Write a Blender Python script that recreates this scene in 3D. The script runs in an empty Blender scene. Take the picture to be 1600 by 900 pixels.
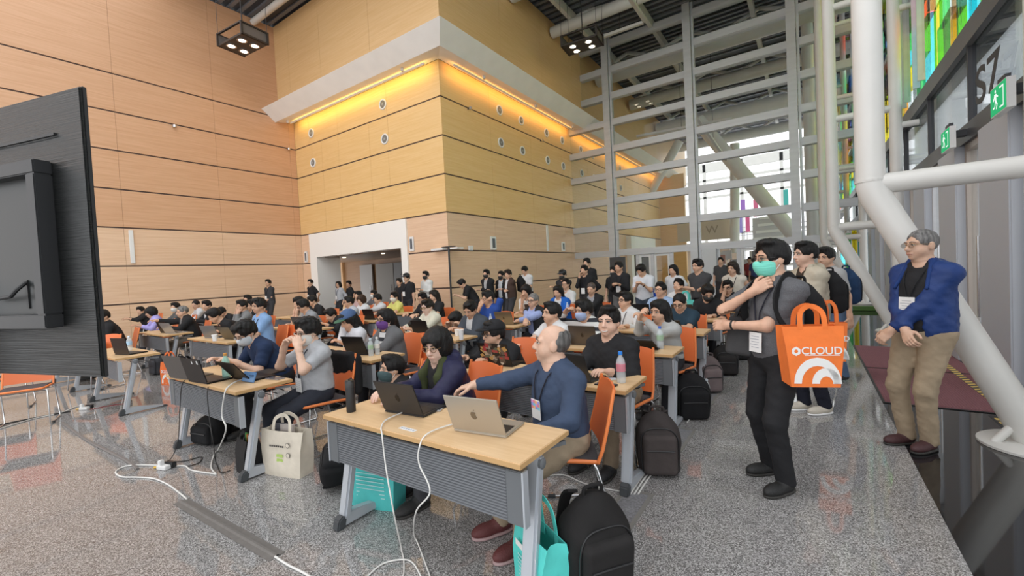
import bpy, bmesh, math, random
import numpy as np
from mathutils import Vector, Matrix
random.seed(7)
SC = bpy.context.scene
COL = SC.collection
# ------------------------------------------------------------------ camera
YAW, PITCH, ROLL, FPX, PPY, CAMH = 0.603076, 0.0297739, 0.0494380, 671.622, 446.349, 1.53
def _cam_axes():
    cy, sy, cp, sp = math.cos(YAW), math.sin(YAW), math.cos(PITCH), math.sin(PITCH)
    f = Vector((-sy*cp, cy*cp, -sp)); r = Vector((cy, sy, 0)); d = f.cross(r)
    cr, sr = math.cos(ROLL), math.sin(ROLL)
    return cr*r+sr*d, -sr*r+cr*d, f
CR, CD, CF = _cam_axes()
CAMP = Vector((0, 0, CAMH))
cam = bpy.data.cameras.new('camera'); camo = bpy.data.objects.new('camera', cam); COL.objects.link(camo)
cam.sensor_width = 36; cam.lens = FPX/1600*36; cam.shift_y = -(450-PPY)/1600; cam.clip_start = .05; cam.clip_end = 500
m = Matrix((CR, -CD, -CF)).transposed().to_4x4(); m.translation = CAMP; camo.matrix_world = m
SC.camera = camo
# ------------------------------------------------------------------ sky and exposure
SC.view_settings.view_transform = 'Standard'; SC.view_settings.look = 'None'
SC.view_settings.gamma = 1; SC.view_settings.use_curve_mapping = False
SC.view_settings.exposure = 1.2
w = bpy.data.worlds.new('sky'); SC.world = w; w.use_nodes = True
nt = w.node_tree; bg = nt.nodes['Background']
tc = nt.nodes.new('ShaderNodeTexCoord'); mp = nt.nodes.new('ShaderNodeMapping'); mp.inputs['Scale'].default_value = (1, 1, 3)
nz = nt.nodes.new('ShaderNodeTexNoise'); nz.inputs['Scale'].default_value = 3.5; nz.inputs['Detail'].default_value = 6
rp = nt.nodes.new('ShaderNodeValToRGB'); rp.color_ramp.elements[0].position = .3; rp.color_ramp.elements[1].position = .7
rp.color_ramp.elements[0].color = (.70, .73, .77, 1); rp.color_ramp.elements[1].color = (.97, .97, .97, 1)
nt.links.new(tc.outputs['Generated'], mp.inputs['Vector']); nt.links.new(mp.outputs['Vector'], nz.inputs['Vector'])
nt.links.new(nz.outputs['Fac'], rp.inputs['Fac']); nt.links.new(rp.outputs['Color'], bg.inputs['Color'])
bg.inputs['Strength'].default_value = 1.0
# ------------------------------------------------------------------ pixel -> place (1600 x 900 frame)
def ray(x, y): return CR*((x-800)/FPX)+CD*((y-PPY)/FPX)+CF
def on_z(x, y, z=0.0): d = ray(x, y); return CAMP+d*((z-CAMH)/d.z)
def on_x(x, y, X): d = ray(x, y); return CAMP+d*(X/d.x)
def on_y(x, y, Y): d = ray(x, y); return CAMP+d*(Y/d.y)
def on_d(x, y, D): return CAMP+ray(x, y)*D
def flr(x, y): p = on_z(x, y); return (p.x, p.y)
# ------------------------------------------------------------------ materials
MATS = {}
def N(nt, t, **k):
    n = nt.nodes.new(t)
    for a, v in k.items():
        if a in n.inputs.keys(): n.inputs[a].default_value = v
        else: setattr(n, a, v)
    return n
def mat(name, col, rough=.5, metal=0, var=0.0, vscale=(20, 20, 20), bump=0.0, bscale=80, spec=.5, coat=0, bvec=(1, 1, 1), coord='Object', sheen=0):
    if name in MATS: return MATS[name]
    m = bpy.data.materials.new(name); m.use_nodes = True; t = m.node_tree; b = t.nodes['Principled BSDF']
    c = (*col, 1); b.inputs['Base Color'].default_value = c; b.inputs['Roughness'].default_value = rough; b.inputs['Metallic'].default_value = metal
    b.inputs['Specular IOR Level'].default_value = spec
    if coat: b.inputs['Coat Weight'].default_value = coat; b.inputs['Coat Roughness'].default_value = .06
    if sheen: b.inputs['Sheen Weight'].default_value = sheen
    tc = N(t, 'ShaderNodeTexCoord')
    if var:
        mp = N(t, 'ShaderNodeMapping'); mp.inputs['Scale'].default_value = vscale
        n = N(t, 'ShaderNodeTexNoise', Scale=1.0, Detail=5.0)
        mx = N(t, 'ShaderNodeMix', data_type='RGBA')
        mx.inputs[6].default_value = tuple(max(0, x*(1-var)) for x in col)+(1,); mx.inputs[7].default_value = tuple(min(1, x*(1+var)) for x in col)+(1,)
        t.links.new(tc.outputs[coord], mp.inputs['Vector']); t.links.new(mp.outputs['Vector'], n.inputs['Vector'])
        rr = N(t, 'ShaderNodeMapRange'); rr.inputs[1].default_value = .3; rr.inputs[2].default_value = .7
        t.links.new(n.outputs['Fac'], rr.inputs[0]); t.links.new(rr.outputs[0], mx.inputs[0]); t.links.new(mx.outputs[2], b.inputs['Base Color'])
    if bump:
        mp2 = N(t, 'ShaderNodeMapping'); mp2.inputs['Scale'].default_value = bvec
        n2 = N(t, 'ShaderNodeTexNoise', Scale=float(bscale), Detail=4.0); bp = N(t, 'ShaderNodeBump', Strength=bump, Distance=.02)
        t.links.new(tc.outputs[coord], mp2.inputs['Vector']); t.links.new(mp2.outputs['Vector'], n2.inputs['Vector'])
        t.links.new(n2.outputs['Fac'], bp.inputs['Height']); t.links.new(bp.outputs['Normal'], b.inputs['Normal'])
    MATS[name] = m; return m
def emit(name, col, s):
    if name in MATS: return MATS[name]
    m = bpy.data.materials.new(name); m.use_nodes = True; t = m.node_tree; t.nodes.clear()
    e = N(t, 'ShaderNodeEmission', Color=(*col, 1), Strength=s); o = N(t, 'ShaderNodeOutputMaterial'); t.links.new(e.outputs[0], o.inputs[0]); MATS[name] = m; return m
def glass(name, col=(1, 1, 1), refl=.08, rough=.02):
    if name in MATS: return MATS[name]
    m = bpy.data.materials.new(name); m.use_nodes = True; t = m.node_tree; t.nodes.clear()
    tr = N(t, 'ShaderNodeBsdfTransparent', Color=(*col, 1)); g = N(t, 'ShaderNodeBsdfGlossy', Roughness=rough); fr = N(t, 'ShaderNodeFresnel', IOR=1.45)
    ml = N(t, 'ShaderNodeMath', operation='MULTIPLY'); ml.inputs[1].default_value = refl/.04*.5
    mx = N(t, 'ShaderNodeMixShader'); o = N(t, 'ShaderNodeOutputMaterial')
    t.links.new(fr.outputs[0], ml.inputs[0]); t.links.new(ml.outputs[0], mx.inputs[0]); t.links.new(tr.outputs[0], mx.inputs[1]); t.links.new(g.outputs[0], mx.inputs[2]); t.links.new(mx.outputs[0], o.inputs[0])
    MATS[name] = m; return m
def wood(name, c1, c2, axis='y', rough=.45):
    """fine horizontal veneer grain, long along one axis"""
    if name in MATS: return MATS[name]
    m = bpy.data.materials.new(name); m.use_nodes = True; t = m.node_tree; b = t.nodes['Principled BSDF']; b.inputs['Roughness'].default_value = rough
    g = N(t, 'ShaderNodeNewGeometry'); mp = N(t, 'ShaderNodeMapping')
    mp.inputs['Scale'].default_value = {'y': (9, .9, 26), 'x': (.9, 9, 26), 't': (3, 40, 40)}[axis]
    n = N(t, 'ShaderNodeTexNoise', Scale=1.0, Detail=7.0, Roughness=.65); r = N(t, 'ShaderNodeMapRange'); r.inputs[1].default_value = .32; r.inputs[2].default_value = .68
    mx = N(t, 'ShaderNodeMix', data_type='RGBA'); mx.inputs[6].default_value = (*c1, 1); mx.inputs[7].default_value = (*c2, 1)
    t.links.new(g.outputs['Position'], mp.inputs['Vector']); t.links.new(mp.outputs['Vector'], n.inputs['Vector']); t.links.new(n.outputs['Fac'], r.inputs[0])
    t.links.new(r.outputs[0], mx.inputs[0]); t.links.new(mx.outputs[2], b.inputs['Base Color']); MATS[name] = m; return m
def granite(name):
    m = bpy.data.materials.new(name); m.use_nodes = True; t = m.node_tree; b = t.nodes['Principled BSDF']
    g = N(t, 'ShaderNodeNewGeometry')
    v = N(t, 'ShaderNodeTexVoronoi', Scale=210.0); v2 = N(t, 'ShaderNodeTexNoise', Scale=120.0, Detail=4.0); v3 = N(t, 'ShaderNodeTexNoise', Scale=.6, Detail=3.0)
    for n in (v, v2, v3): t.links.new(g.outputs['Position'], n.inputs['Vector'])
    sp = N(t, 'ShaderNodeSeparateColor'); t.links.new(v.outputs['Color'], sp.inputs[0])
    a = N(t, 'ShaderNodeMath', operation='MULTIPLY_ADD'); a.inputs[1].default_value = .5; t.links.new(sp.outputs[0], a.inputs[0])
    sc = N(t, 'ShaderNodeMath', operation='MULTIPLY'); sc.inputs[1].default_value = .55; t.links.new(v2.outputs['Fac'], sc.inputs[0]); t.links.new(sc.outputs[0], a.inputs[2])
    r = N(t, 'ShaderNodeValToRGB'); e = r.color_ramp.elements
    e[0].position = .22; e[0].color = (.055, .052, .052, 1); e[1].position = .78; e[1].color = (.56, .55, .54, 1)
    x = e.new(.42); x.color = (.17, .165, .16, 1); x = e.new(.6); x.color = (.32, .31, .305, 1)
    t.links.new(a.outputs[0], r.inputs[0])
    mx = N(t, 'ShaderNodeMix', data_type='RGBA', blend_type='MULTIPLY'); mx.inputs[0].default_value = .25
    t.links.new(r.outputs[0], mx.inputs[6]); t.links.new(v3.outputs['Color'], mx.inputs[7]); t.links.new(r.outputs[0], b.inputs['Base Color'])
    b.inputs['Roughness'].default_value = .045; b.inputs['Specular IOR Level'].default_value = .5; b.inputs['IOR'].default_value = 1.75
    MATS[name] = m; return m
# ------------------------------------------------------------------ mesh helper
class MB:
    def __init__(s): s.v = []; s.f = []
    def quad(s, a, b, c, d): n = len(s.v); s.v += [tuple(a), tuple(b), tuple(c), tuple(d)]; s.f.append((n, n+1, n+2, n+3)); return s
    def box(s, c, d, rot=None):
        n = len(s.v); h = [x/2 for x in d]
        for sx, sy, sz in ((-1,-1,-1),(1,-1,-1),(1,1,-1),(-1,1,-1),(-1,-1,1),(1,-1,1),(1,1,1),(-1,1,1)):
            p = Vector((sx*h[0], sy*h[1], sz*h[2]))
            if rot is not None: p = rot @ p
            s.v.append((p.x+c[0], p.y+c[1], p.z+c[2]))
        s.f += [tuple(n+i for i in q) for q in ((0,3,2,1),(4,5,6,7),(0,1,5,4),(1,2,6,5),(2,3,7,6),(3,0,4,7))]; return s
    def span(s, a, b): return s.box([(a[i]+b[i])/2 for i in range(3)], [abs(b[i]-a[i]) for i in range(3)])
    def bar(s, a, b, w, h, up=(0, 0, 1)):
        a = Vector(a); b = Vector(b); d = b-a; L = d.length; z = d/L; u = Vector(up)
        if abs(z.dot(u)) > .98: u = Vector((0, 1, 0))
        x = u.cross(z).normalized(); y = z.cross(x)
        return s.box((a+b)/2, (w, h, L), Matrix((x, y, z)).transposed())
    def tube(s, pts, r, n=8, cap=True, closed=False):
        pts = [Vector(p) for p in pts]; K = len(pts); rs = r if isinstance(r, (list, tuple)) else [r]*K
        base = len(s.v); prev = None
        for i, p in enumerate(pts):
            if closed: t = pts[(i+1) % K]-pts[i-1]
            else: t = pts[min(i+1, K-1)]-pts[max(i-1, 0)]
            if t.length < 1e-9: t = Vector((0, 0, 1))
            t.normalize()
            if prev is None:
                u = Vector((0, 0, 1)) if abs(t.z) < .9 else Vector((1, 0, 0)); x = u.cross(t).normalized()
            else:
                x = (prev-t*prev.dot(t)); x = x.normalized() if x.length > 1e-6 else Vector((1, 0, 0))
            prev = x; y = t.cross(x)
            for k in range(n):
                a = 2*math.pi*k/n; q = p+(x*math.cos(a)+y*math.sin(a))*rs[i]; s.v.append(tuple(q))
        for i in range(K if closed else K-1):
            j = (i+1) % K
            for k in range(n): s.f.append((base+i*n+k, base+i*n+(k+1) % n, base+j*n+(k+1) % n, base+j*n+k))
        if cap and not closed: s.f.append(tuple(base+k for k in range(n))[::-1]); s.f.append(tuple(base+(K-1)*n+k for k in range(n)))
        return s
    def lathe(s, prof, c=(0, 0, 0), n=20, M=None):
        base = len(s.v)
        for r, z in prof:
            for k in range(n):
                a = 2*math.pi*k/n; p = Vector((r*math.cos(a), r*math.sin(a), z))
                if M is not None: p = M @ p
                s.v.append((p.x+c[0], p.y+c[1], p.z+c[2]))
        for i in range(len(prof)-1):
            for k in range(n): s.f.append((base+i*n+k, base+i*n+(k+1) % n, base+(i+1)*n+(k+1) % n, base+(i+1)*n+k))
        s.f.append(tuple(base+k for k in range(n))[::-1]); s.f.append(tuple(base+(len(prof)-1)*n+k for k in range(n))); return s
    def prism(s, poly, z0, z1, M=None):
        n = len(poly); base = len(s.v)
        for z in (z0, z1):
            for x, y in poly:
                p = Vector((x, y, z)); p = M @ p if M is not None else p; s.v.append(tuple(p))
        s.f.append(tuple(base+i for i in range(n))[::-1]); s.f.append(tuple(base+n+i for i in range(n)))
        for i in range(n): j = (i+1) % n; s.f.append((base+i, base+j, base+n+j, base+n+i))
        return s
    def mesh(s, name, m=None, smooth=None):
        me = bpy.data.meshes.new(name); me.from_pydata(s.v, [], s.f); me.update()
        if m: me.materials.append(m)
        if smooth: sm(me, smooth)
        return me
    def build(s, name, m, parent=None, loc=None, rz=0, smooth=None, bev=0):
        me = s.mesh(name, m)
        if bev:
            bm = bmesh.new(); bm.from_mesh(me); bmesh.ops.recalc_face_normals(bm, faces=bm.faces)
            bmesh.ops.bevel(bm, geom=[e for e in bm.edges if len(e.link_faces) == 2 and e.calc_face_angle(0) > .6], offset=bev, segments=2, affect='EDGES'); bm.to_mesh(me); bm.free()
        if smooth: sm(me, smooth)
        return link(name, me, parent, loc, rz)
def sm(me, ang=40):
    if len(me.polygons) == 0: return
    me.polygons.foreach_set('use_smooth', np.ones(len(me.polygons), bool)); me.set_sharp_from_angle(angle=math.radians(ang))
def link(name, me, parent=None, loc=None, rz=0):
    o = bpy.data.objects.new(name, me); COL.objects.link(o)
    if loc is not None: o.location = loc
    if rz: o.rotation_euler = (0, 0, rz)
    if parent is not None: o.parent = parent
    return o
def empty(name, loc=(0, 0, 0), rz=0):
    o = bpy.data.objects.new(name, None); COL.objects.link(o); o.location = loc; o.rotation_euler = (0, 0, rz); o.empty_display_size = .1; return o
def tag(o, label, cat, group=None):
    o['label'] = label; o['category'] = cat
    if group: o['group'] = group
    return o
def struct(o): o['kind'] = 'structure'; return o
def copy_tree(o, parent=None):
    c = o.copy(); COL.objects.link(c); c.parent = parent
    for ch in list(o.children): copy_tree(ch, c)
    return c
def text_mesh(name, s, size, M, mt, parent=None, depth=.002, bold=False):
    cu = bpy.data.curves.new(name, 'FONT'); cu.body = s; cu.size = size; cu.extrude = depth; cu.align_x = 'CENTER'; cu.align_y = 'CENTER'
    if bold: cu.offset = size*.012
    o = bpy.data.objects.new(name, cu); COL.objects.link(o); dg = bpy.context.evaluated_depsgraph_get()
    me = bpy.data.meshes.new_from_object(o.evaluated_get(dg)); bpy.data.objects.remove(o); bpy.data.curves.remove(cu)
    me.name = name; me.transform(M); me.materials.clear(); me.materials.append(mt); return link(name, me, parent)
def frame(o, x, y, z): return Matrix(((x[0], y[0], z[0], o[0]), (x[1], y[1], z[1], o[1]), (x[2], y[2], z[2], o[2]), (0, 0, 0, 1)))
# ================================================================== THE SETTING
M_gran = granite('granite'); M_black = mat('black_granite', (.012, .012, .013), .045, spec=.7)
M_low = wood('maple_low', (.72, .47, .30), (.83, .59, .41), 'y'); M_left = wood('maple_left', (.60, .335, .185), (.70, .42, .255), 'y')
M_gold = wood('maple_gold_side', (.76, .48, .19), (.84, .57, .265), 'y'); M_goldx = wood('maple_gold_front', (.76, .48, .19), (.84, .57, .265), 'x')
M_lowx = wood('maple_low_front', (.72, .47, .30), (.83, .59, .41), 'x')
M_up = wood('maple_upper_side', (.68, .43, .19), (.76, .51, .26), 'y'); M_upx = wood('maple_upper_front', (.68, .43, .19), (.76, .51, .26), 'x')
M_groove = mat('groove', (.10, .07, .06), .8); M_white = mat('white_plaster', (.93, .915, .88), .6, var=.03, vscale=(2, 2, 2))
M_alu = mat('alu_grey', (.56, .57, .59), .4, metal=.15, var=.06, vscale=(1, 1, 8)); M_alu2 = mat('alu_panel', (.50, .53, .58), .45)
M_pipe = mat('pipe_paint', (.70, .69, .655), .4, var=.03, vscale=(3, 3, 3)); M_roof = mat('roof_deck', (.06, .065, .075), .55)
M_truss = mat('truss_paint', (.66, .65, .61), .5, var=.05, vscale=(2, 2, 2)); M_dark = mat('dark_steel', (.06, .06, .065), .45, metal=.4)
M_glass = glass('clear_glass', (.95, .96, .96), .035); M_black_plastic = mat('black_plastic', (.015, .015, .016), .45)
M_white_plastic = mat('white_plastic', (.8, .8, .79), .4); M_steel = mat('steel', (.62, .63, .65), .25, metal=.9)
XL, YA, XB, YC, XF = -17.6, 10.03, -9.25, 18.9, 1.75
fl = struct(MB().span((-18.2, -9, -.2), (.607, 60, 0)).build('floor', M_gran))
fb = struct(MB().span((.607, -9, -.2), (2.0, 60, -.0005)).build('floor_border', M_black))
struct(MB().span((2.0, -40, -.3), (90, 120, -.03)).build('ground', mat('pavement', (.45, .45, .44), .8, var=.15, vscale=(2, 2, 2))))
# --- wood walls : backing + each panel its own piece
def panel(parent, a, b, mt, name='panel'):
    return MB().span(a, b).build(name, mt, parent)
ZR = [0.0, 1.15, 2.34, 3.54, 4.73, 5.93, 7.13, 8.31]
G = .023
wl = struct(MB().span((XL-.3, -9, 0), (XL-.025, 10.3, 11.95)).build('wall_left', M_groove))
YJ = [-9, -6.7, -3.95, -1.2, 1.55, 4.3, 7.05, 9.78, 10.03]
for i in range(len(ZR)):
    z0 = ZR[i]; z1 = ZR[i+1] if i+1 < len(ZR) else 11.95
    for j in range(len(YJ)-1):
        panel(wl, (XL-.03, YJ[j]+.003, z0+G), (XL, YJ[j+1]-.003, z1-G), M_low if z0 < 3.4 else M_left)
# --- middle block: front face
wa = struct(MB().span((XL, YA+.025, 2.6), (XB-.02, YA+.3, 8.3)).span((XL, YA+.025, 0), (-16.5, YA+.3, 2.6)).span((-11.3, YA+.025, 0), (XB-.02, YA+.3, 2.6)).build('wall_middle_front', M_groove))
def rowA(z0, z1, xs, mt):
    for a, b in zip(xs[:-1], xs[1:]): panel(wa, (a+.004, YA, z0+G), (b-.004, YA+.03, z1-G), mt)
for z0, z1 in zip(ZR[:3], ZR[1:4]):
    rowA(z0, z1, [XL+.002, -16.92], M_lowx); rowA(z0, z1, [-11.08, XB], M_lowx)
rowA(3.54, 4.73, [XL+.002, -15.72, -14.62, -12.77, XB], M_goldx); rowA(4.73, 5.93, [XL+.002, -16.6, -15.7, -14.62, -12.77, -11.8, XB], M_goldx)
rowA(5.93, 7.13, [XL+.002, -16.4, -15.72, -14.62, -12.77, -11.75, XB], M_goldx); rowA(7.13, 8.27, [XL+.002, -16.56, -14.6, -11.77, XB], M_goldx)
# --- middle block: side face, running on behind the glass screen
wb = struct(MB().span((XB-.3, YA+.03, 0), (XB-.025, 34, 8.3)).build('wall_middle_side', M_groove))
YB = [YA+.03, 12.55, 15.3, 18.05, 18.62, 20.8, 23.55, 26.3, 29.05, 31.8, 34]
for z0, z1 in zip(ZR, ZR[1:]):
    for a, b in zip(YB[:-1], YB[1:]): panel(wb, (XB-.03, a+.004, z0+G), (XB, b-.004, min(z1, 8.27)-G), M_low if z0 < 3.4 else M_gold)
# --- upper walls above the white band
wu = struct(MB().span((XL, 9.435, 8.3), (-8.59, 9.7, 11.95)).build('wall_upper_front', M_groove))
for a, b in zip([XL+.002, -16.6, -14.5, -11.7], [-16.6, -14.5, -11.7, -8.56]): panel(wu, (a+.004, 9.41, 8.4), (b-.004, 9.44, 11.93), M_upx)
wv = struct(MB().span((-8.9, 9.45, 8.3), (-8.585, 40, 11.95)).build('wall_upper_side', M_groove))
UB = [9.445, 12.45, 15.22, 18.0, 20.8, 23.55, 26.3, 29.05, 31.8, 36, 40]
for a, b in zip(UB[:-1], UB[1:]): panel(wv, (-8.59, a+.004, 8.4), (-8.56, b-.004, 11.93), M_up)
# --- white slanted band with mitred corner
sec = [(8.74, -7.93, 8.49), (9.25, -8.45, 8.08), (10.0, -9.22, 8.24), (9.405, -8.555, 8.49)]
tb = MB()
for k, (y, x, z) in enumerate(sec): tb.v += [(XL+.002, y, z), (x, y, z), (x, 36, z)]
for k in range(4):
    a = 3*k; b = 3*((k+1) % 4)
    for s_ in (0, 1): tb.f.append((a+s_, a+s_+1, b+s_+1, b+s_))
tb.f += [(0, 3, 6, 9), (11, 8, 5, 2)]
struct(tb.build('trim_1', M_white))
# cove lamps hidden in the slot between band and wall (warm strips), each a real lamp in a small trough
def cove(name, p0, p1, col, energy, wall, lab):
    p0 = Vector(p0); p1 = Vector(p1); mid = (p0+p1)/2; L = (p1-p0).length
    e = empty(name, mid); tag(e, lab, 'cove lamp')
    t = MB().bar(p0-mid, p1-mid, .04, .05); t.build('trough', M_white, e)
    la = bpy.data.lights.new(name, 'AREA'); la.shape = 'RECTANGLE'; la.size = L; la.size_y = .08; la.energy = energy; la.color = col
    o = bpy.data.objects.new('lamp_strip', la); COL.objects.link(o); o.parent = e; o.location = (wall[0]*.03, wall[1]*.03, -.02)
    d = (p1-p0).normalized(); z = -Vector((wall[0]*1.0, wall[1]*1.0, .06)).normalized(); y = z.cross(d); o.rotation_euler = Matrix((d, y, z)).transposed().to_euler()
cove('cove_lamp', (-17.2, 9.66, 8.06), (-9.5, 9.66, 8.06), (1, .74, .22), 10, (0, 1), 'yellow cove lamp strip above the front face of the wood block')
cove('cove_lamp', (-8.88, 10.3, 8.06), (-8.88, 18.6, 8.06), (1, .52, .14), 12, (-1, 0), 'orange cove lamp strip above the side face of the wood block')
cove('cove_lamp', (-8.88, 19.2, 8.06), (-8.88, 33.5, 8.06), (1, .52, .14), 16, (-1, 0), 'orange cove lamp strip behind the glass screen')
# --- doorway (white portal)
pt = struct(MB().span((-16.92, YA-.06, 2.56), (-11.08, YA+.3, 3.52)).span((-16.92, YA-.06, 0), (-16.44, YA+.3, 2.56)).span((-11.38, YA-.06, 0), (-11.08, YA+.3, 2.56))
            .span((-16.56, YA+.3, 0), (-16.44, YA+1.0, 2.56)).build('door_1', mat('portal_white', (.93, .91, .87), .55)))
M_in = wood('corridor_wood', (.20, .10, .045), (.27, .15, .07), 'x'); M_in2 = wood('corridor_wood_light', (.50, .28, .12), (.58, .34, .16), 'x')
YD = 14.0
cx = lambda px: on_y(px, 430, YD).x
struct(MB().span((-30, YD+.1, 0), (-10.5, YD+.3, 2.7)).build('wall_corridor_back', M_in))
struct(MB().span((cx(519), YD-.02, 0), (cx(536), YD+.1, 2.54)).build('wall_corridor_left', M_in2))
struct(MB().span((-11.38, YA+.3, 0), (-11.2, YD+.1, 2.56)).build('wall_corridor_right', M_in))
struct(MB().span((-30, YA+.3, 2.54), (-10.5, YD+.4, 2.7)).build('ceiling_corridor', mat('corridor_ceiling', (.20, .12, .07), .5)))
for k, (p0, p1, c) in enumerate(((564, 583, (.26, .245, .23)), (589, 616, (.17, .15, .125)), (617, 632, (.13, .125, .12)))):
    d = struct(MB().span((cx(p0), YD-.06, .01), (cx(p1), YD+.02, 2.3)).build('door_%d' % (k+2), mat('door_leaf_%d' % k, c, .5)))
    MB().tube([(cx(p1)-.15, YD-.1, .95), (cx(p1)-.15, YD-.1, 1.25)], .015).build('door_handle', M_steel, d)
for x in (-16.0, -13.5):
    o = MB().lathe([(.07, 0), (.075, .03), (.02, .03)], (0, 0, 0)).build('downlight', emit('warm_lamp', (1, .8, .55), 1.2), None, (x, YA+.9, 2.505)); tag(o, 'round downlight in corridor ceiling, %s one' % ('left' if x < -15 else 'right'), 'downlight')
# --- roof deck with ribs, beams and trusses
M = MB().span((-18.2, 5.5, 12.05), (3, 40, 12.3)); cl = struct(M.build('ceiling', M_roof))
M = MB(); y = 5.6
while y < 40: M.span((-18, y, 11.98), (2.9, y+.13, 12.06)); y += .36 if y < 24 else .8
o = M.build('deck_rib', mat('roof_rib', (.22, .23, .25), .5, metal=.3), cl); o['kind'] = 'stuff'
def truss(y, z, r, x0, x1, dia=True):
    t = struct(MB().tube([(x0, y, z), (x1, y, z)], r, 16).build('ceiling_beam', M_truss, smooth=40))
    n = int((x1-x0)/2.6)
    if dia:
        for k in range(n):
            xa = x0+k*(x1-x0)/n; xb = xa+(x1-x0)/n
            MB().tube([(xa, y, z+r*.5), ((xa+xb)/2, y+.5, 12.0)], .09, 8).build('brace', M_truss, t, smooth=40); MB().tube([((xa+xb)/2, y+.5, 12.0), (xb, y, z+r*.5)], .09, 8).build('brace', M_truss, t, smooth=40)
truss(20.6, 11.0, .42, -8.4, 2.8); truss(25.5, 11.1, .3, -8.4, 2.8); truss(31, 11.0, .42, -8.4, 2.8); truss(37, 11.0, .35, -8.4, 2.8); 
truss(8.6, 11.75, .12, -17.5, -9, False); truss(13.2, 11.55, .35, -8.5, 2.8, False); truss(16.2, 11.4, .22, -8.5, 2.8)
for x, y0 in ((-5.2, 9.6), (-1.6, 9.6), (1.2, 9.6), (-7.6, 12)):
    struct(MB().bar((x, y0, 11.75), (x, 40, 11.75), .16, .35).build('ceiling_beam', M_truss))
# --- glass screen across the hall
MX = [-7.27, -3.76, -.25]; TZ = [2.2, 3.38, 4.55, 5.73, 6.9, 8.08, 9.26, 10.43, 11.6]
w1 = struct(MB().span((XB, YC, 2.05), (MX[0]-.19, YC+.2, 2.33)).build('window_1', M_alu))
for x in MX: MB().span((x-.19, YC-.12, 0), (x+.1, YC+.18, 12.05)).span((x+.115, YC-.02, 0), (x+.2, YC+.18, 12.05)).build('mullion', M_alu, w1)
xs = [XB]+MX+[1.7]
for z in TZ:
    for k in range(4):
        if z == 2.2 and k == 0: continue
        if z > 8.3 and k == 0: a = -8.55
        else: a = xs[k]+(.2 if k else 0)
        MB().span((a, YC-.08, z-.14), (xs[k+1]-.19, YC+.2, z+.14)).build('transom', M_alu, w1, bev=.01)
for k in range(4):
    for i, z in enumerate(TZ):
        z1 = TZ[i+1] if i+1 < len(TZ) else 12.05
        a = -8.55 if (z > 8 and k == 0) else xs[k]+(.2 if k else 0)
        MB().span((a, YC+.05, z+.14), (xs[k+1]-.19, YC+.07, z1-.14)).build('pane', M_glass, w1)
# door posts and leaves under the lowest transom
for k, x in enumerate((-6.2, -5.55, -4.75, -2.95, -2.2, -1.3)):
    MB().span((x-.07, YC, 0), (x+.07, YC+.14, 2.06)).build('door_post', M_alu, w1)
for k, (a, b) in enumerate(((-6.13, -5.62), (-5.48, -4.82), (-2.13, -1.37))):
    d = struct(MB().span((a, YC+.04, .02), (a+.09, YC+.1, 2.05)).span((b-.09, YC+.04, .02), (b, YC+.1, 2.05)).span((a+.09, YC+.04, 1.95), (b-.09, YC+.1, 2.05)).span((a+.09, YC+.04, .02), (b-.09, YC+.1, .2)).build('door_%d' % (k+5), M_white_plastic))
    MB().span((a+.09, YC+.06, .2), (b-.09, YC+.08, 1.95)).build('pane', M_glass, d)
struct(MB().span((-3.5, YC-.16, .01), (-2.98, YC-.03, 2.12)).build('trim_2', mat('pale_panel', (.62, .64, .67), .4), bev=.01))
# --- far hall behind the screen
pf = struct(MB().span((XB, 26.2, 2.3), (XB+.3, 31.4, 3.45)).span((XB, 26.2, 0), (XB+.3, 26.7, 2.3)).span((XB, 30.9, 0), (XB+.3, 31.4, 2.3)).build('door_8', M_white))
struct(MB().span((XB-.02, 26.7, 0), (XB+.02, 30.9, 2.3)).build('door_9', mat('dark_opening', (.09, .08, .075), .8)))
struct(MB().span((-7.4, 33.9, 0), (XB+.02, 34.2, 8.3)).build('wall_far', M_goldx))
fw = struct(MB().span((-18, 50, 11.2), (4, 50.4, 12.1)).build('window_3', M_truss))
for z in (2.6, 4.4, 6.2, 8.4, 10.2): MB().span((-18, 50, z), (4, 50.25, z+.22)).build('transom', M_truss, fw)
for x in (-16, -12.5, -9, -5.5, -2, 1.5): MB().span((x, 50, 0), (x+.3, 50.3, 12)).build('mullion', M_truss, fw)
# gallery with rails and banners in the far hall
gl = struct(MB().span((-14, 44, 3.1), (3, 46, 3.5)).build('floor_gallery', mat('gallery_slab', (.66, .63, .58), .6)))
for z in (3.9, 4.25, 4.6): MB().tube([(-14, 44, z), (3, 44, z)], .035, 6).build('rail', M_steel, gl)
for k in range(15): MB().bar((-14+k*1.2, 44, 3.5), (-14+k*1.2, 44, 4.6), .05, .05).build('rail_post', M_steel, gl)
struct(MB().span((-13, 46, 0), (-5, 46.3, 3.1)).build('wall_far_lower', mat('far_wall', (.62, .50, .38), .6)))
for k, (px, py, c) in enumerate(((1161, 320, (.45, .2, .75)), (1181, 320, (.8, .15, .3)), (1228, 305, (.05, .55, .5)), (1157, 346, (.35, .3, .8)), (1159, 345, (.8, .1, .3)), (1272, 305, (.85, .3, .6)))):
    p = on_y(px, py, 43.6); o = MB().box((0, 0, 0), (.35, .04, 1.5)).build('banner', mat('banner_%d' % k, c, .7), None, (p.x+(.5 if k == 4 else 0), 43.6-.12*k, p.z-.3)); tag(o, ['small purple', 'red', 'teal', 'violet', 'crimson', 'pink'][k]+' banner on a pole far behind the glass screen', 'banner')
    MB().tube([(0, .04, -(p.z-.3)), (0, .04, .8)], .03, 6).build('pole', M_steel, o)
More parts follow.
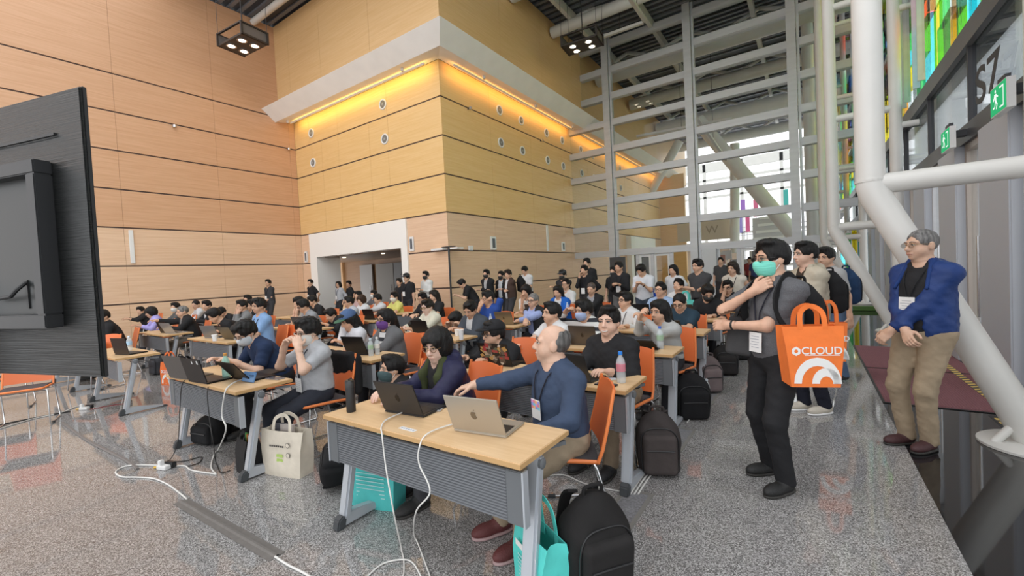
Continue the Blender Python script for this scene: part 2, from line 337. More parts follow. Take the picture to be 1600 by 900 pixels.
# white inclined pipes of the far hall
def struct_pipe(pts, r, name='column_pipe'): return struct(MB().tube(pts, r, 18).build(name, M_pipe, smooth=50))
struct_pipe([on_y(1090, 188, 27), on_y(1250, 378, 27)], .38); struct_pipe([on_y(1062, 220, 32), on_y(995, 340, 32)], .3)
struct_pipe([on_y(1148, 225, 33), on_y(1148, 395, 33)], .3); struct_pipe([(.2, 20.8, 0), (.2, 20.8, 12)], .2)
# --- V columns along the right side
def vcol(y, top=12.1):
    c = struct(MB().tube([(.47, y, top), (.47, y, 2.2), (.475, y, 2.13), (.50, y, 2.04), (1.40, y, .06)], [.105, .105, .108, .112, .115], 24).build('column_inner', M_pipe, smooth=50))
    MB().tube([(1.47, y, .04), (1.47, y, top)], .1, 20).build('column_outer', M_pipe, c, smooth=50)
    MB().tube([(.50, y, 2.14), (1.47, y, 2.14)], .085, 20).build('strut', M_pipe, c, smooth=50)
    MB().lathe([(.11, 0), (.112, .02), (.105, .02)], (.47, y, 2.16)).build('weld_ring', M_pipe, c)
    MB().lathe([(.33, 0), (.33, .018), (.31, .03), (.12, .035), (.1, .09)], (1.42, y, .002), 32).build('base_plate', M_pipe, c, smooth=30)
    MB().tube([(1.17, y-.06, .02), (1.34, y-.03, .24)], .03, 12).build('gusset', M_pipe, c, smooth=50)
    for z in (4.35, 6.6, 8.9): MB().tube([(.47, y, z), (1.47, y, z)], .07, 14).build('strut', M_pipe, c, smooth=50)
    for z in (4.0, 6.2): MB().tube([(1.47, y, z), (XF+.05, y, z)], .06, 12).build('bracket', M_pipe, c, smooth=50)
for y in (4.9, 11.2, 17.5, 23.8, 30.1): vcol(y)
# --- right facade: posts, doors, header, sign glazing, coloured panes
w2 = struct(MB().span((XF, .3, 2.95), (XF+.3, 40, 3.18)).build('window_2', mat('header_dark', (.10, .10, .105), .4, metal=.3)))
MB().span((XF-.01, .3, 4.16), (XF+.3, 40, 4.42)).build('beam', mat('beam_grey', (.17, .17, .175), .4, metal=.3), w2)
M_bronze = mat('bronze_frame', (.42, .37, .33), .4, metal=.2)
y = .3; k = 0
while y < 26:
    yc = y+.95
    MB().span((XF-.05, yc-.47, 0), (XF+.2, yc+.47, 2.95)).build('post_panel', M_alu2, w2, bev=.015)
    if y < 16:
        a, b = yc+.50, yc+1.40
        d = struct(MB().span((XF+.04, a, 0), (XF+.14, a+.07, 2.95)).span((XF+.04, b-.07, 0), (XF+.14, b, 2.95)).span((XF+.04, a+.07, 2.86), (XF+.14, b-.07, 2.95)).span((XF+.04, a+.07, .0), (XF+.14, b-.07, .16)).build('door_%d' % (10+k), M_bronze if k % 2 else M_alu))
        MB().span((XF+.08, a+.07, .16), (XF+.1, b-.07, 2.86)).build('pane', M_glass, d)
        MB().tube([(XF-.02, a+.14, .7), (XF-.02, a+.14, 1.7)], .018, 8).build('door_handle', M_steel, d)
    y += 1.9; k += 1
y = 1.36
while y < 26: MB().span((XF+.06, y+.02, 3.18), (XF+.08, y+2.2, 4.16)).build('pane', glass('dark_glass', (.74, .77, .78), .06), w2); MB().span((XF+.02, y-.02, 3.18), (XF+.1, y+.02, 4.16)).build('joint', M_dark, w2); y += 2.24
PAL = {'yellow': (.95, .80, .05), 'green': (.15, .75, .25), 'lime': (.55, .85, .2), 'orange': (.95, .45, .08), 'red': (.9, .16, .08), 'pink': (.95, .35, .5), 'cyan': (.15, .72, .78), 'blue': (.12, .35, .8), 'clear': (.75, .80, .80), 'smoke': (.35, .38, .37), 'bronze': (.55, .38, .22)}
rng = random.Random(3)
y = 4.0
while y < 36:
    wd = .42 if y < 20 else 1.2
    z = 4.42
    while z < 11.8:
        hh = rng.choice((.5, .7, .9, 1.2)); f = (y-4)/16
        pool = ['smoke', 'clear', 'clear', 'green', 'lime', 'yellow', 'cyan', 'smoke'] if rng.random() > .35 else ['orange', 'red', 'yellow', 'pink', 'blue', 'bronze', 'lime']
        c = rng.choice(pool); MB().span((XF+.02+rng.random()*.1, y+.01, z), (XF+.05+.1, y+wd-.01, min(z+hh-.01, 11.9))).build('pane', glass('pane_'+c, tuple(q**.55 for q in PAL[c]), .025), w2); z += hh
    MB().span((XF-.1, y-.012, 4.5), (XF, y+.012, 11.9)).build('fin', M_glass if rng.random() > .3 else M_alu, w2)
    y += wd
for z in (6.3, 8.2, 10.1): MB().span((XF-.02, 4, z), (XF+.2, 36, z+.12)).build('rail', M_alu, w2)
# end return of coloured glass low down beyond the near columns
for k in range(5):
    c = ('cyan', 'green', 'yellow', 'cyan', 'clear')[k]; MB().span((.95+k*.16, 18.65, .35+.1*(k % 2)), (1.08+k*.16, 18.68, 2.0+.3*(k % 3))).build('pane', glass('pane_'+c, tuple(q**.55 for q in PAL[c]), .025), w2)
MB().span((.62, 15.2, .01), (1.7, 15.5, .12)).build('sill', mat('green_sill', (.07, .16, .03), .5), w2)
# lettering on the glazing
text_mesh('lettering', 'S7', .60, frame(on_x(1542, 126, XF-.005), (0, -1.45, 0), (0, 0, 1), (-1, 0, 0)), mat('letter_dark', (.045, .045, .05), .5), w2, bold=True)
# ================================================================== FURNITURE
M_top = wood('beech_top', (.63, .42, .225), (.73, .515, .30), 't', .38); M_edge = mat('beech_edge', (.55, .34, .15), .45)
M_silver = mat('silver_paint', (.50, .53, .57), .38, metal=.35); M_panelg = mat('panel_grey', (.17, .18, .195), .5); M_panele = mat('panel_end_grey', (.14, .15, .16), .5)
M_cap = mat('dark_rubber', (.05, .055, .06), .6); M_orange = mat('orange_shell', (.72, .16, .045), .42); M_orange2 = mat('orange_rim', (.80, .22, .06), .4); M_pad = mat('seat_pad', (.06, .06, .065), .75, bump=.3, bscale=300)
M_chrome = mat('chrome', (.72, .73, .74), .18, metal=1)
TW, TD, TZT = 1.45, .445, .72
def rbox(a, b, r=.01, seg=2):
    m_ = MB().span(a, b); return m_
def make_table():
    e = empty('training_table'); h = TW/2
    t = MB().span((-h, 0, TZT-.028), (h, TD, TZT)).build('table_top', M_top, e, bev=.003)
    MB().span((-h-.0015, -.0015, TZT-.026), (h+.0015, TD+.0015, TZT-.004)).build('edge_band', M_edge, t)
    # ribbed modesty panel
    pm = MB(); n = 17; z0, z1 = .43, .665; y0 = .03
    for i in range(n):
        a = z0+(z1-z0)*i/n; b = z0+(z1-z0)*(i+1)/n; c = (a+b)/2
        for k, (za, ya, zb, yb) in enumerate(((a, y0+.004, a+.004, y0-.004), (a+.004, y0-.004, b-.003, y0-.004), (b-.003, y0-.004, b, y0+.004))):
            pm.quad((-h+.1, ya, za), (h-.1, ya, za), (h-.1, yb, zb), (-h+.1, yb, zb))
    pm.span((-h+.1, y0+.004, z0), (h-.1, y0+.012, z1))
    p = pm.build('modesty_panel', M_panelg, e)
    for s_ in (-1, 1): MB().span((s_*(h-.1), y0-.006, z0-.004), (s_*(h-.012), y0+.014, z1+.004)).build('end_strip', M_panele, p, bev=.004); MB().span((s_*(h-.012), y0-.01, z0-.006), (s_*(h-.002), y0+.03, z1+.006)).build('end_trim', M_silver, p)
    MB().span((-h+.08, .20, TZT-.07), (h-.08, .24, TZT-.03)).build('cross_beam', M_panele, e)
    for k in range(3): MB().tube([(-h+.12, .27+.05*k, TZT-.12), (h-.12, .27+.05*k, TZT-.12)], .004, 5).build('shelf_wire', M_cap, e)
    for s_ in (-1, 1):
        x = s_*(h-.045); hole = MB()
        lg = MB().bar((x, .075, .06), (x, .20, TZT-.035), .05, .075, (1, 0, 0)).build('leg', M_silver, e, bev=.012)
        MB().lathe([(.02, -.03), (.026, -.028), (.026, .01), (.02, .014)], (x+s_*.03, .195, TZT-.075), 14, Matrix.Rotation(math.pi/2, 3, 'Y')).build('knob', M_panele, lg, smooth=40)
        f = MB(); prof = [(.055, .07), (.10, .09), (.22, .072), (.36, .045), (.46, .022), (.46, .012), (.05, .012), (.03, .03)]
        Mx = Matrix(((0, 0, 1, 0), (1, 0, 0, 0), (0, 1, 0, 0), (0, 0, 0, 1)))
        f.prism(prof, x-.028, x+.028, Mx); ft = f.build('foot', M_silver, e, bev=.006)
        MB().prism([(-.0, .0), (.062, .0), (.075, .055), (.05, .085), (.015, .06)], x-.031, x+.031, Mx).build('foot_cap', M_cap, ft, bev=.008)
        MB().prism([(.44, .0), (.49, .0), (.49, .015), (.44, .026)], x-.029, x+.029, Mx).build('foot_cap', M_cap, ft, bev=.004)
        MB().bar((x-s_*.02, .33, TZT-.06), (x+s_*.03, .43, TZT-.06), .02, .02).build('hinge_lever', M_panele, e)
    return e
TBL = make_table()
CX = [-1.745, -4.37, -7.72, -10.23]; RY = [1.475, 2.70, 3.98, 5.28, 6.58, 7.85]
coln = ['aisle', 'second', 'third', 'wall-side']; rown = ['front', 'second', 'third', 'fourth', 'fifth', 'back']
first = True
for c, rows in ((0, (0, 1, 2, 3, 4, 5)), (1, (0, 1, 2, 3, 4)), (2, (0, 1, 2, 3, 4)), (3, (0, 1, 2, 3))):
    for r in rows:
        t = TBL if first else copy_tree(TBL); first = False
        t.location = (CX[c]+(.02 if r % 2 else 0), RY[r]+(.0 if c < 2 else .06), 0)
        tag(t, 'beech training table, %s row of the %s column' % (rown[r], {0: 'rightmost', 1: 'second from right', 2: 'third from right', 3: 'leftmost'}[c]), 'table', 'training tables in rows')
# chair : local origin on the floor below the seat centre, sitter faces -y
def make_chair():
    e = empty('stacking_chair')
    # backrest shell
    b = MB(); nx, nz = 9, 8; W = .43
    for layer in (0, 1):
        for j in range(nz):
            v = j/(nz-1)
            for i in range(nx):
                u = i/(nx-1)*2-1; w_ = W/2*(1-.10*v); x = u*w_; z = .48+.36*v
                if j == nz-1: z -= .02*u*u
                y = .20+.09*v-.035*(1-u*u)*0-.03*(1-abs(u)**2)*-1*.6+ (.008 if layer else -.004)
                b.v.append((x, y, z))
    o2 = nx*nz
    for j in range(nz-1):
        for i in range(nx-1):
            a = j*nx+i; b.f.append((a, a+1, a+nx+1, a+nx)); b.f.append((o2+a, o2+a+nx, o2+a+nx+1, o2+a+1))
    for j in range(nz-1):
        for i in (0, nx-1): a = j*nx+i; q = (a, a+nx, o2+a+nx, o2+a); b.f.append(q if i == 0 else q[::-1])
    for i in range(nx-1):
        for j in (0, nz-1): a = j*nx+i; q = (a, o2+a, o2+a+1, a+1); b.f.append(q if j == 0 else q[::-1])
    bk = b.build('backrest', M_orange, e, smooth=50)
    for s_ in (-1, 1): MB().tube([(s_*.212, .18, .43), (s_*.214, .208, .50), (s_*.206, .25, .66), (s_*.193, .29, .84)], .011, 8).build('back_rim', M_orange2, bk, smooth=60)
    rim = MB().tube([(-.21, .18, .43), (-.215, .05, .445), (-.215, -.17, .455), (-.19, -.215, .45), (.19, -.215, .45), (.215, -.17, .455), (.215, .05, .445), (.21, .18, .43)], .013, 8, closed=True).build('seat_rim', M_orange2, e, smooth=60)
    MB().span((-.2, -.2, .43), (.2, .19, .455)).build('seat_pad', M_pad, e, bev=.01)
    for s_ in (-1, 1):
        x = s_*.225
        MB().tube([(s_*.2, .15, .435), (x, .17, .40), (x+s_*.01, .27, .03), (x+s_*.01, .25, .011), (x+s_*.01, -.20, .011), (x+s_*.01, -.225, .03), (x, -.185, .42), (s_*.19, -.17, .435)], .0075, 8).build('sled_leg', M_chrome, e, smooth=60)
        MB().span((x+s_*.01-.012, -.1, 0), (x+s_*.01+.012, -.05, .02)).build('glide', M_cap, e)
    MB().tube([(-.215, -.06, .40), (.215, -.06, .40)], .007, 6).build('crossbar', M_chrome, e); MB().tube([(-.215, .12, .40), (.215, .12, .40)], .007, 6).build('crossbar', M_chrome, e)
    return e
CHAIR = make_chair(); CHAIR.location = (0, 0, -50); _ch = [False]
def chair(x, y, rz, label):
    c = CHAIR if not _ch[0] else copy_tree(CHAIR); _ch[0] = True
    c.location = (x, y, 0); c.rotation_euler = (0, 0, rz); tag(c, label, 'chair', 'orange stacking chairs'); return c
# laptop : origin at the centre of the base, screen hinge on -y side (lid outside faces -y), user on +y
def laptop(p, rz, col, name, ang=108, W=.31, D=.215, logo=None):
    m_ = mat('laptop_'+'_'.join('%d' % (q*100) for q in col), col, .35, metal=.6)
    e = empty('laptop', p, rz); tag(e, name, 'laptop')
    b = MB().span((-W/2, -D/2, .001), (W/2, D/2, .014)).build('base', m_, e, bev=.004)
    MB().span((-W*.44, -D*.36, .0135), (W*.44, D*.12, .0155)).build('keyboard', M_black_plastic, b); MB().span((-W*.15, D*.18, .0135), (W*.15, D*.45, .0147)).build('trackpad', m_, b)
    a = math.radians(ang-90); R_ = Matrix.Rotation(a, 3, 'X'); L = D*.98
    c = Vector((0, -D/2+.002, .016))+R_ @ Vector((0, 0, L/2))
    s_ = MB().box(c, (W, .007, L), R_).build('screen', m_, e, bev=.0025)
    c2 = c+R_ @ Vector((0, .004, 0)); MB().box(c2, (W*.97, .001, L*.95), R_).build('display', mat('display_dark', (.03, .035, .04), .15), s_)
    if logo:
        c3 = c+R_ @ Vector((0, -.004, 0)); q = MB()
        if logo == 'fruit':
            pts = []; 
            for k in range(24):
                t_ = 2*math.pi*k/24; r_ = .02*(1-.12*math.cos(2*t_)); x_ = r_*math.cos(t_); z_ = r_*math.sin(t_)*1.05-.004*math.exp(-(x_/.006)**2)*(1 if math.sin(t_) > 0 else .6)
                if x_ > .012 and abs(z_-.002) < .009: x_ = .012
                pts.append((x_, z_))
            Mx = frame(c3, R_ @ Vector((1, 0, 0)), R_ @ Vector((0, 0, 1)), R_ @ Vector((0, -1, 0))); q.prism(pts, -.0003, .0006, Mx)
            q.prism([(.002, .023), (.010, .031), (.011, .036), (.003, .029)], -.0003, .0006, Mx); q.build('logo', mat('logo_'+m_.name, tuple(x*.45 for x in col), .2, metal=.8), s_)
        elif logo == 'gold':
            Mx = frame(c3, R_ @ Vector((1, 0, 0)), R_ @ Vector((0, 0, 1)), R_ @ Vector((0, -1, 0)))
            q.prism([(.05*math.cos(k*math.pi/12)*(1 if k % 2 else .9), .05*math.sin(k*math.pi/12)*(1 if k % 2 else .9)) for k in range(24)], 0, .0012, Mx); g_ = q.build('sticker', mat('gold_sticker', (.75, .42, .06), .35, metal=.3), s_)
            MB().prism([(.03*math.cos(k*math.pi/8), .03*math.sin(k*math.pi/8)) for k in range(16)], .001, .0022, Mx).build('sticker_centre', mat('gold_sticker2', (.35, .18, .05), .4), g_)
        elif logo == 'stickers':
            Mx = frame(c3, R_ @ Vector((1, 0, 0)), R_ @ Vector((0, 0, 1)), R_ @ Vector((0, -1, 0))); rg = random.Random(5)
            for k in range(46):
                u, v_ = (rg.random()-.5)*W*.86, (rg.random()-.5)*L*.86; a_, b_ = .012+rg.random()*.022, .008+rg.random()*.014; th = rg.random()*3.14; cc, ss = math.cos(th), math.sin(th)
                col_ = rg.choice([(.03, .02, .02), (.45, .35, .25), (.12, .09, .07), (.6, .55, .48), (.35, .05, .05), (.5, .3, .1), (.1, .12, .08), (.3, .28, .25)])
                MB().prism([(u+x*cc-y*ss, v_+x*ss+y*cc) for x, y in ((-a_, -b_), (a_, -b_), (a_, b_), (-a_, b_))], 0, .0008+.00004*k, Mx).build('sticker', mat('sticker_%d' % int(sum(col_)*1000), col_, .4), s_)
        elif logo == 'badge':
            Mx = frame(c3, R_ @ Vector((1, 0, 0)), R_ @ Vector((0, 0, 1)), R_ @ Vector((0, -1, 0))); MB().prism([(.10, .06), (.12, .06), (.12, .09), (.10, .09)], 0, .001, Mx).build('sticker', M_white_plastic, s_); MB().prism([(.02, .06), (.035, .06), (.035, .085), (.02, .085)], 0, .001, Mx).build('sticker', M_white_plastic, s_)
    return e
def milky():
    if 'bottle_plastic' in MATS: return MATS['bottle_plastic']
    m = bpy.data.materials.new('bottle_plastic'); m.use_nodes = True; t = m.node_tree; b = t.nodes['Principled BSDF']; b.inputs['Base Color'].default_value = (.82, .87, .90, 1); b.inputs['Roughness'].default_value = .12
    tr = N(t, 'ShaderNodeBsdfTransparent', Color=(.93, .96, .97, 1)); mx = N(t, 'ShaderNodeMixShader'); mx.inputs[0].default_value = .38; o = [n for n in t.nodes if n.type == 'OUTPUT_MATERIAL'][0]
    t.links.new(tr.outputs[0], mx.inputs[1]); t.links.new(b.outputs[0], mx.inputs[2]); t.links.new(mx.outputs[0], o.inputs[0]); MATS['bottle_plastic'] = m; return m
def bottle(p, label, cap=(.03, .2, .75), lab=(.55, .25, .3), h=.22, r=.032, body=(.9, .95, .98), full=None):
    e = empty('water_bottle', p); tag(e, label, 'bottle')
    MB().lathe([(r*.9, .001), (r, .01), (r, h*.32), (r*.94, h*.36), (r, h*.4), (r, h*.64), (r*.8, h*.76), (r*.42, h*.86), (r*.42, h*.9)], (0, 0, 0), 18).build('body', full or milky(), e, smooth=40)
    MB().lathe([(r*1.015, h*.38), (r*1.015, h*.62)], (0, 0, 0), 18).build('paper_label', mat('label_%d' % int(sum(lab)*999), lab, .5), e, smooth=40)
    MB().lathe([(r*.47, h*.9), (r*.47, h*.99), (r*.4, h)], (0, 0, 0), 14).build('cap', mat('cap_%d' % int(sum(cap)*999+cap[0]*77), cap, .4), e, smooth=40); return e
def cup(p, label, h=.11, r=.04):
    e = empty('paper_cup', p); tag(e, label, 'cup'); MB().lathe([(r*.72, .001), (r, h), (r*.94, h), (r*.68, .006)], (0, 0, 0), 18).build('body', M_white_plastic, e, smooth=40)
    MB().lathe([(r*.99, h-.002), (r*1.08, h), (r*1.08, h+.006), (r*.9, h+.01)], (0, 0, 0), 18).build('rim', M_white_plastic, e); return e
# ================================================================== PEOPLE : smooth blended volumes turned into one surface
def V3(*a): return np.array(a, float)
class Prim:
    __slots__ = ('lo', 'hi', 'fn', 'k', 'op')
def p_cone(a, b, ra, rb, k=.03, cut0=False, cut1=False, op='u'):
    a = np.asarray(a, float); b = np.asarray(b, float); p = Prim(); r = max(ra, rb)
    p.lo = np.minimum(a, b)-r; p.hi = np.maximum(a, b)+r; p.k = k; p.op = op; ba = b-a; L2 = max(ba @ ba, 1e-9); L = L2**.5
    def fn(x, y, z):
        px, py, pz = x-a[0], y-a[1], z-a[2]; tt = (px*ba[0]+py*ba[1]+pz*ba[2])/L2; t = np.clip(tt, 0, 1)
        d = np.sqrt((px-t*ba[0])**2+(py-t*ba[1])**2+(pz-t*ba[2])**2)-(ra+(rb-ra)*t)
        if cut0: d = np.maximum(d, -tt*L)
        if cut1: d = np.maximum(d, (tt-1)*L)
        return d
    p.fn = fn; return p
def p_ell(c, rad, R=None, k=.03, op='u', zcut=None):
    c = np.asarray(c, float); rad = np.asarray(rad, float); p = Prim(); R = np.eye(3) if R is None else np.asarray(R, float)  # rows = local axes
    ext = np.sqrt(((R.T*rad)**2).sum(1)); p.lo = c-ext; p.hi = c+ext; p.k = k; p.op = op
    def fn(x, y, z):
        px, py, pz = x-c[0], y-c[1], z-c[2]
        u = px*R[0, 0]+py*R[0, 1]+pz*R[0, 2]; v = px*R[1, 0]+py*R[1, 1]+pz*R[1, 2]; w = px*R[2, 0]+py*R[2, 1]+pz*R[2, 2]
        k0 = np.sqrt((u/rad[0])**2+(v/rad[1])**2+(w/rad[2])**2); k1 = np.sqrt((u/rad[0]**2)**2+(v/rad[1]**2)**2+(w/rad[2]**2)**2)+1e-9
        d = k0*(k0-1)/k1
        if zcut is not None: d = np.maximum(d, zcut-w)
        return d
    p.fn = fn; return p
def p_box(c, h, R=None, r=.02, k=.02, op='u'):
    c = np.asarray(c, float); h = np.asarray(h, float); p = Prim(); R = np.eye(3) if R is None else np.asarray(R, float)
    ext = np.abs(R.T) @ h; p.lo = c-ext; p.hi = c+ext; p.k = k; p.op = op
    def fn(x, y, z):
        px, py, pz = x-c[0], y-c[1], z-c[2]
        q = [np.abs(px*R[i, 0]+py*R[i, 1]+pz*R[i, 2])-(h[i]-r) for i in range(3)]
        o = np.sqrt(sum(np.maximum(t, 0)**2 for t in q)); i_ = np.minimum(np.maximum(np.maximum(q[0], q[1]), q[2]), 0); return o+i_-r
    p.fn = fn; return p
def p_half(n, d, k=.004, op='i'):
    n = np.asarray(n, float); n = n/np.linalg.norm(n); p = Prim(); p.lo = p.hi = None; p.k = k; p.op = op
    p.fn = lambda x, y, z: n[0]*x+n[1]*y+n[2]*z-d
    return p
BIG = 1.0
def fld(prims, X, Y, Z, ax=None):
    F = np.full(np.broadcast(X, Y, Z).shape, BIG, np.float64)
    for p in prims:
        sl = (slice(None),)*3
        if ax is not None and p.lo is not None:
            mg = .06+p.k; s_ = []
            for i in range(3):
                a = np.searchsorted(ax[i], p.lo[i]-mg); b = np.searchsorted(ax[i], p.hi[i]+mg); s_.append(slice(a, b))
            if any(q.stop <= q.start for q in s_):
                if p.op == 'i': F[:] = BIG
                continue
            sl = tuple(s_)
            x, y, z = X[sl[0], :, :], Y[:, sl[1], :], Z[:, :, sl[2]]
        else: x, y, z = X, Y, Z
        d = p.fn(x, y, z); f = F[sl]; k = p.k
        if p.op == 'u': h = np.clip(.5+.5*(f-d)/k, 0, 1); F[sl] = f*(1-h)+d*h-k*h*(1-h)
        elif p.op == 's': h = np.clip(.5-.5*(f+d)/k, 0, 1); F[sl] = f*(1-h)-d*h+k*h*(1-h)
        else:
            h = np.clip(.5-.5*(f-d)/k, 0, 1); F[sl] = f*(1-h)+d*h+k*h*(1-h)
    return F
def surf(prims, res, box=None, noise=None):
    us = [p for p in prims if p.op == 'u']
    lo = np.min([p.lo for p in us], 0)-2.5*res; hi = np.max([p.hi for p in us], 0)+2.5*res
    if box is not None: lo = np.maximum(lo, box[0]); hi = np.minimum(hi, box[1])
    ax = [np.arange(lo[i], hi[i]+res, res) for i in range(3)]
    if min(len(a) for a in ax) < 3: return np.zeros((0, 3)), np.zeros((0, 4), int)
    X, Y, Z = ax[0][:, None, None], ax[1][None, :, None], ax[2][None, None, :]
    F = fld(prims, X, Y, Z, ax)
    if noise is not None: F = F+noise(X, Y, Z)
    S = F < 0
    c = np.zeros(tuple(n-1 for n in F.shape), np.int8)
    for i in (0, 1):
        for j in (0, 1):
            for k in (0, 1): c += S[i:i+c.shape[0], j:j+c.shape[1], k:k+c.shape[2]]
    act = (c > 0) & (c < 8); I = np.argwhere(act)
    if len(I) == 0: return np.zeros((0, 3)), np.zeros((0, 4), int)
    idx = np.full(act.shape, -1, np.int32); idx[act] = np.arange(len(I))
    acc = np.zeros((len(I), 3)); cnt = np.zeros(len(I))
    cor = np.array([(i, j, k) for i in (0, 1) for j in (0, 1) for k in (0, 1)])
    fv = np.stack([F[I[:, 0]+o[0], I[:, 1]+o[1], I[:, 2]+o[2]] for o in cor], 1)
    for a in range(8):
        for b in range(a+1, 8):
            if np.abs(cor[a]-cor[b]).sum() != 1: continue
            cr = (fv[:, a] < 0) != (fv[:, b] < 0)
            if not cr.any(): continue
            t = fv[cr, a]/(fv[cr, a]-fv[cr, b]); acc[cr] += cor[a]+(cor[b]-cor[a])*t[:, None]; cnt[cr] += 1
    P = lo+(I+acc/np.maximum(cnt, 1)[:, None])*res
    Q = []
    n0, n1, n2 = F.shape
    for d in range(3):
        e = [0, 0, 0]; e[d] = 1
        A = S[:n0-e[0], :n1-e[1], :n2-e[2]]; B = S[e[0]:, e[1]:, e[2]:]
        E_ = np.argwhere(A != B); u, v = (d+1) % 3, (d+2) % 3
        E_ = E_[(E_[:, u] > 0) & (E_[:, v] > 0) & (E_[:, u] < F.shape[u]-1) & (E_[:, v] < F.shape[v]-1)]
        if len(E_) == 0: continue
        ins = A[E_[:, 0], E_[:, 1], E_[:, 2]]
        def g(du, dv): q = E_.copy(); q[:, u] -= du; q[:, v] -= dv; return idx[q[:, 0], q[:, 1], q[:, 2]]
        a, b, c_, d_ = g(1, 1), g(0, 1), g(0, 0), g(1, 0)
        q = np.stack([a, b, c_, d_], 1); q[~ins] = q[~ins][:, ::-1]; Q.append(q)
    Q = np.concatenate(Q); Q = Q[(Q >= 0).all(1)]
    return P, Q
def np_mesh(name, parts, mt):
    vs = []; fs = []; n = 0
    for P, Q in parts:
        if len(P): vs.append(P); fs.append(Q+n); n += len(P)
    me = bpy.data.meshes.new(name)
    if not vs: return me
    v = np.concatenate(vs).astype(np.float32); f = np.concatenate(fs).astype(np.int32)
    me.vertices.add(len(v)); me.vertices.foreach_set('co', v.ravel()); me.loops.add(len(f)*4); me.loops.foreach_set('vertex_index', f.ravel())
    me.polygons.add(len(f)); me.polygons.foreach_set('loop_start', np.arange(len(f), dtype=np.int32)*4)
    try: me.polygons.foreach_set('loop_total', np.full(len(f), 4, np.int32))
    except Exception: pass
    me.polygons.foreach_set('use_smooth', np.ones(len(f), bool)); me.update(calc_edges=True); me.validate()
    if mt: me.materials.append(mt)
    return me
def cut_above(P, Q, keep):
    k = keep(P); kq = k[Q].any(1); Q = Q[kq]; used = np.zeros(len(P), bool); used[Q.ravel()] = True; mp_ = np.cumsum(used)-1
    return P[used], mp_[Q]
def nrm(v): v = np.asarray(v, float); return v/max(np.linalg.norm(v), 1e-9)
def rotx(a): c, s_ = math.cos(a), math.sin(a); return np.array([[1, 0, 0], [0, c, -s_], [0, s_, c]])
def roty(a): c, s_ = math.cos(a), math.sin(a); return np.array([[c, 0, s_], [0, 1, 0], [-s_, 0, c]])
def rotz(a): c, s_ = math.cos(a), math.sin(a); return np.array([[c, -s_, 0], [s_, c, 0], [0, 0, 1]])
def ik(a, t, l1, l2, hint):
    a = np.asarray(a, float); t = np.asarray(t, float); d = t-a; L = np.linalg.norm(d); Lm = (l1+l2)*.995
    if L > Lm: t = a+d/L*Lm; d = t-a; L = Lm
    L = max(L, abs(l1-l2)+.02); u = nrm(d); h = np.asarray(hint, float); h = h-u*(h @ u); h = nrm(h)
    c = (l1*l1+L*L-l2*l2)/(2*l1*L); c = max(-1, min(1, c)); return a+u*l1*c+h*l1*math.sqrt(max(0, 1-c*c)), t
SKIN = {}
def skin_mat(c):
    nm = 'skin_%d' % int(c[0]*1000+c[2]*100)
    if nm in MATS: return MATS[nm]
    m_ = mat(nm, c, .5, var=.06, vscale=(25, 25, 25)); b = m_.node_tree.nodes['Principled BSDF']
    b.inputs['Subsurface Weight'].default_value = .12; b.inputs['Subsurface Radius'].default_value = (.012, .005, .003); b.inputs['Subsurface Scale'].default_value = .5; return m_
SK1, SK2, SK3 = (.62, .375, .255), (.55, .32, .21), (.46, .255, .16)
def cloth(c, kind='plain'):
    nm = 'cloth_%s_%d_%d_%d' % (kind, c[0]*255, c[1]*255, c[2]*255)
    if nm in MATS: return MATS[nm]
    if kind in ('stripe', 'heather'):
        m_ = mat(nm, c, .85, bump=.25, bscale=40, bvec=(1, 1, 1)); t = m_.node_tree; b = t.nodes['Principled BSDF']; tc = N(t, 'ShaderNodeTexCoord')
        if kind == 'stripe':
            sp = N(t, 'ShaderNodeSeparateXYZ'); t.links.new(tc.outputs['Object'], sp.inputs[0]); mm = N(t, 'ShaderNodeMath', operation='MULTIPLY'); mm.inputs[1].default_value = 2*math.pi/.10
            t.links.new(sp.outputs[2], mm.inputs[0]); sn = N(t, 'ShaderNodeMath', operation='SINE'); t.links.new(mm.outputs[0], sn.inputs[0]); gt = N(t, 'ShaderNodeMath', operation='GREATER_THAN'); gt.inputs[1].default_value = .2; t.links.new(sn.outputs[0], gt.inputs[0]); fac = gt.outputs[0]; c2 = (.02, .022, .03)
        else:
            n_ = N(t, 'ShaderNodeTexNoise', Scale=420.0, Detail=2.0); t.links.new(tc.outputs['Object'], n_.inputs['Vector']); mr = N(t, 'ShaderNodeMapRange'); mr.inputs[1].default_value = .42; mr.inputs[2].default_value = .6; t.links.new(n_.outputs['Fac'], mr.inputs[0]); fac = mr.outputs[0]; c2 = tuple(x*.6 for x in c)
        mx = N(t, 'ShaderNodeMix', data_type='RGBA'); mx.inputs[6].default_value = (*c, 1); mx.inputs[7].default_value = (*c2, 1); t.links.new(fac, mx.inputs[0]); t.links.new(mx.outputs[2], b.inputs['Base Color']); return m_
    return mat(nm, c, .85 if kind == 'plain' else .5, var=.10, vscale=(9, 9, 9), bump=.55, bscale=9, spec=.25)
def hair_mat(c): return mat('hair_%d' % int(c[0]*3000+c[2]*50), tuple(q*.8 for q in c), .5, var=.5, vscale=(60, 60, 12), bump=.4, bscale=110, bvec=(1.6, 1.6, .25), spec=.3)
BLK = (.012, .011, .011); GRY = (.22, .21, .20); BRN = (.05, .025, .015)
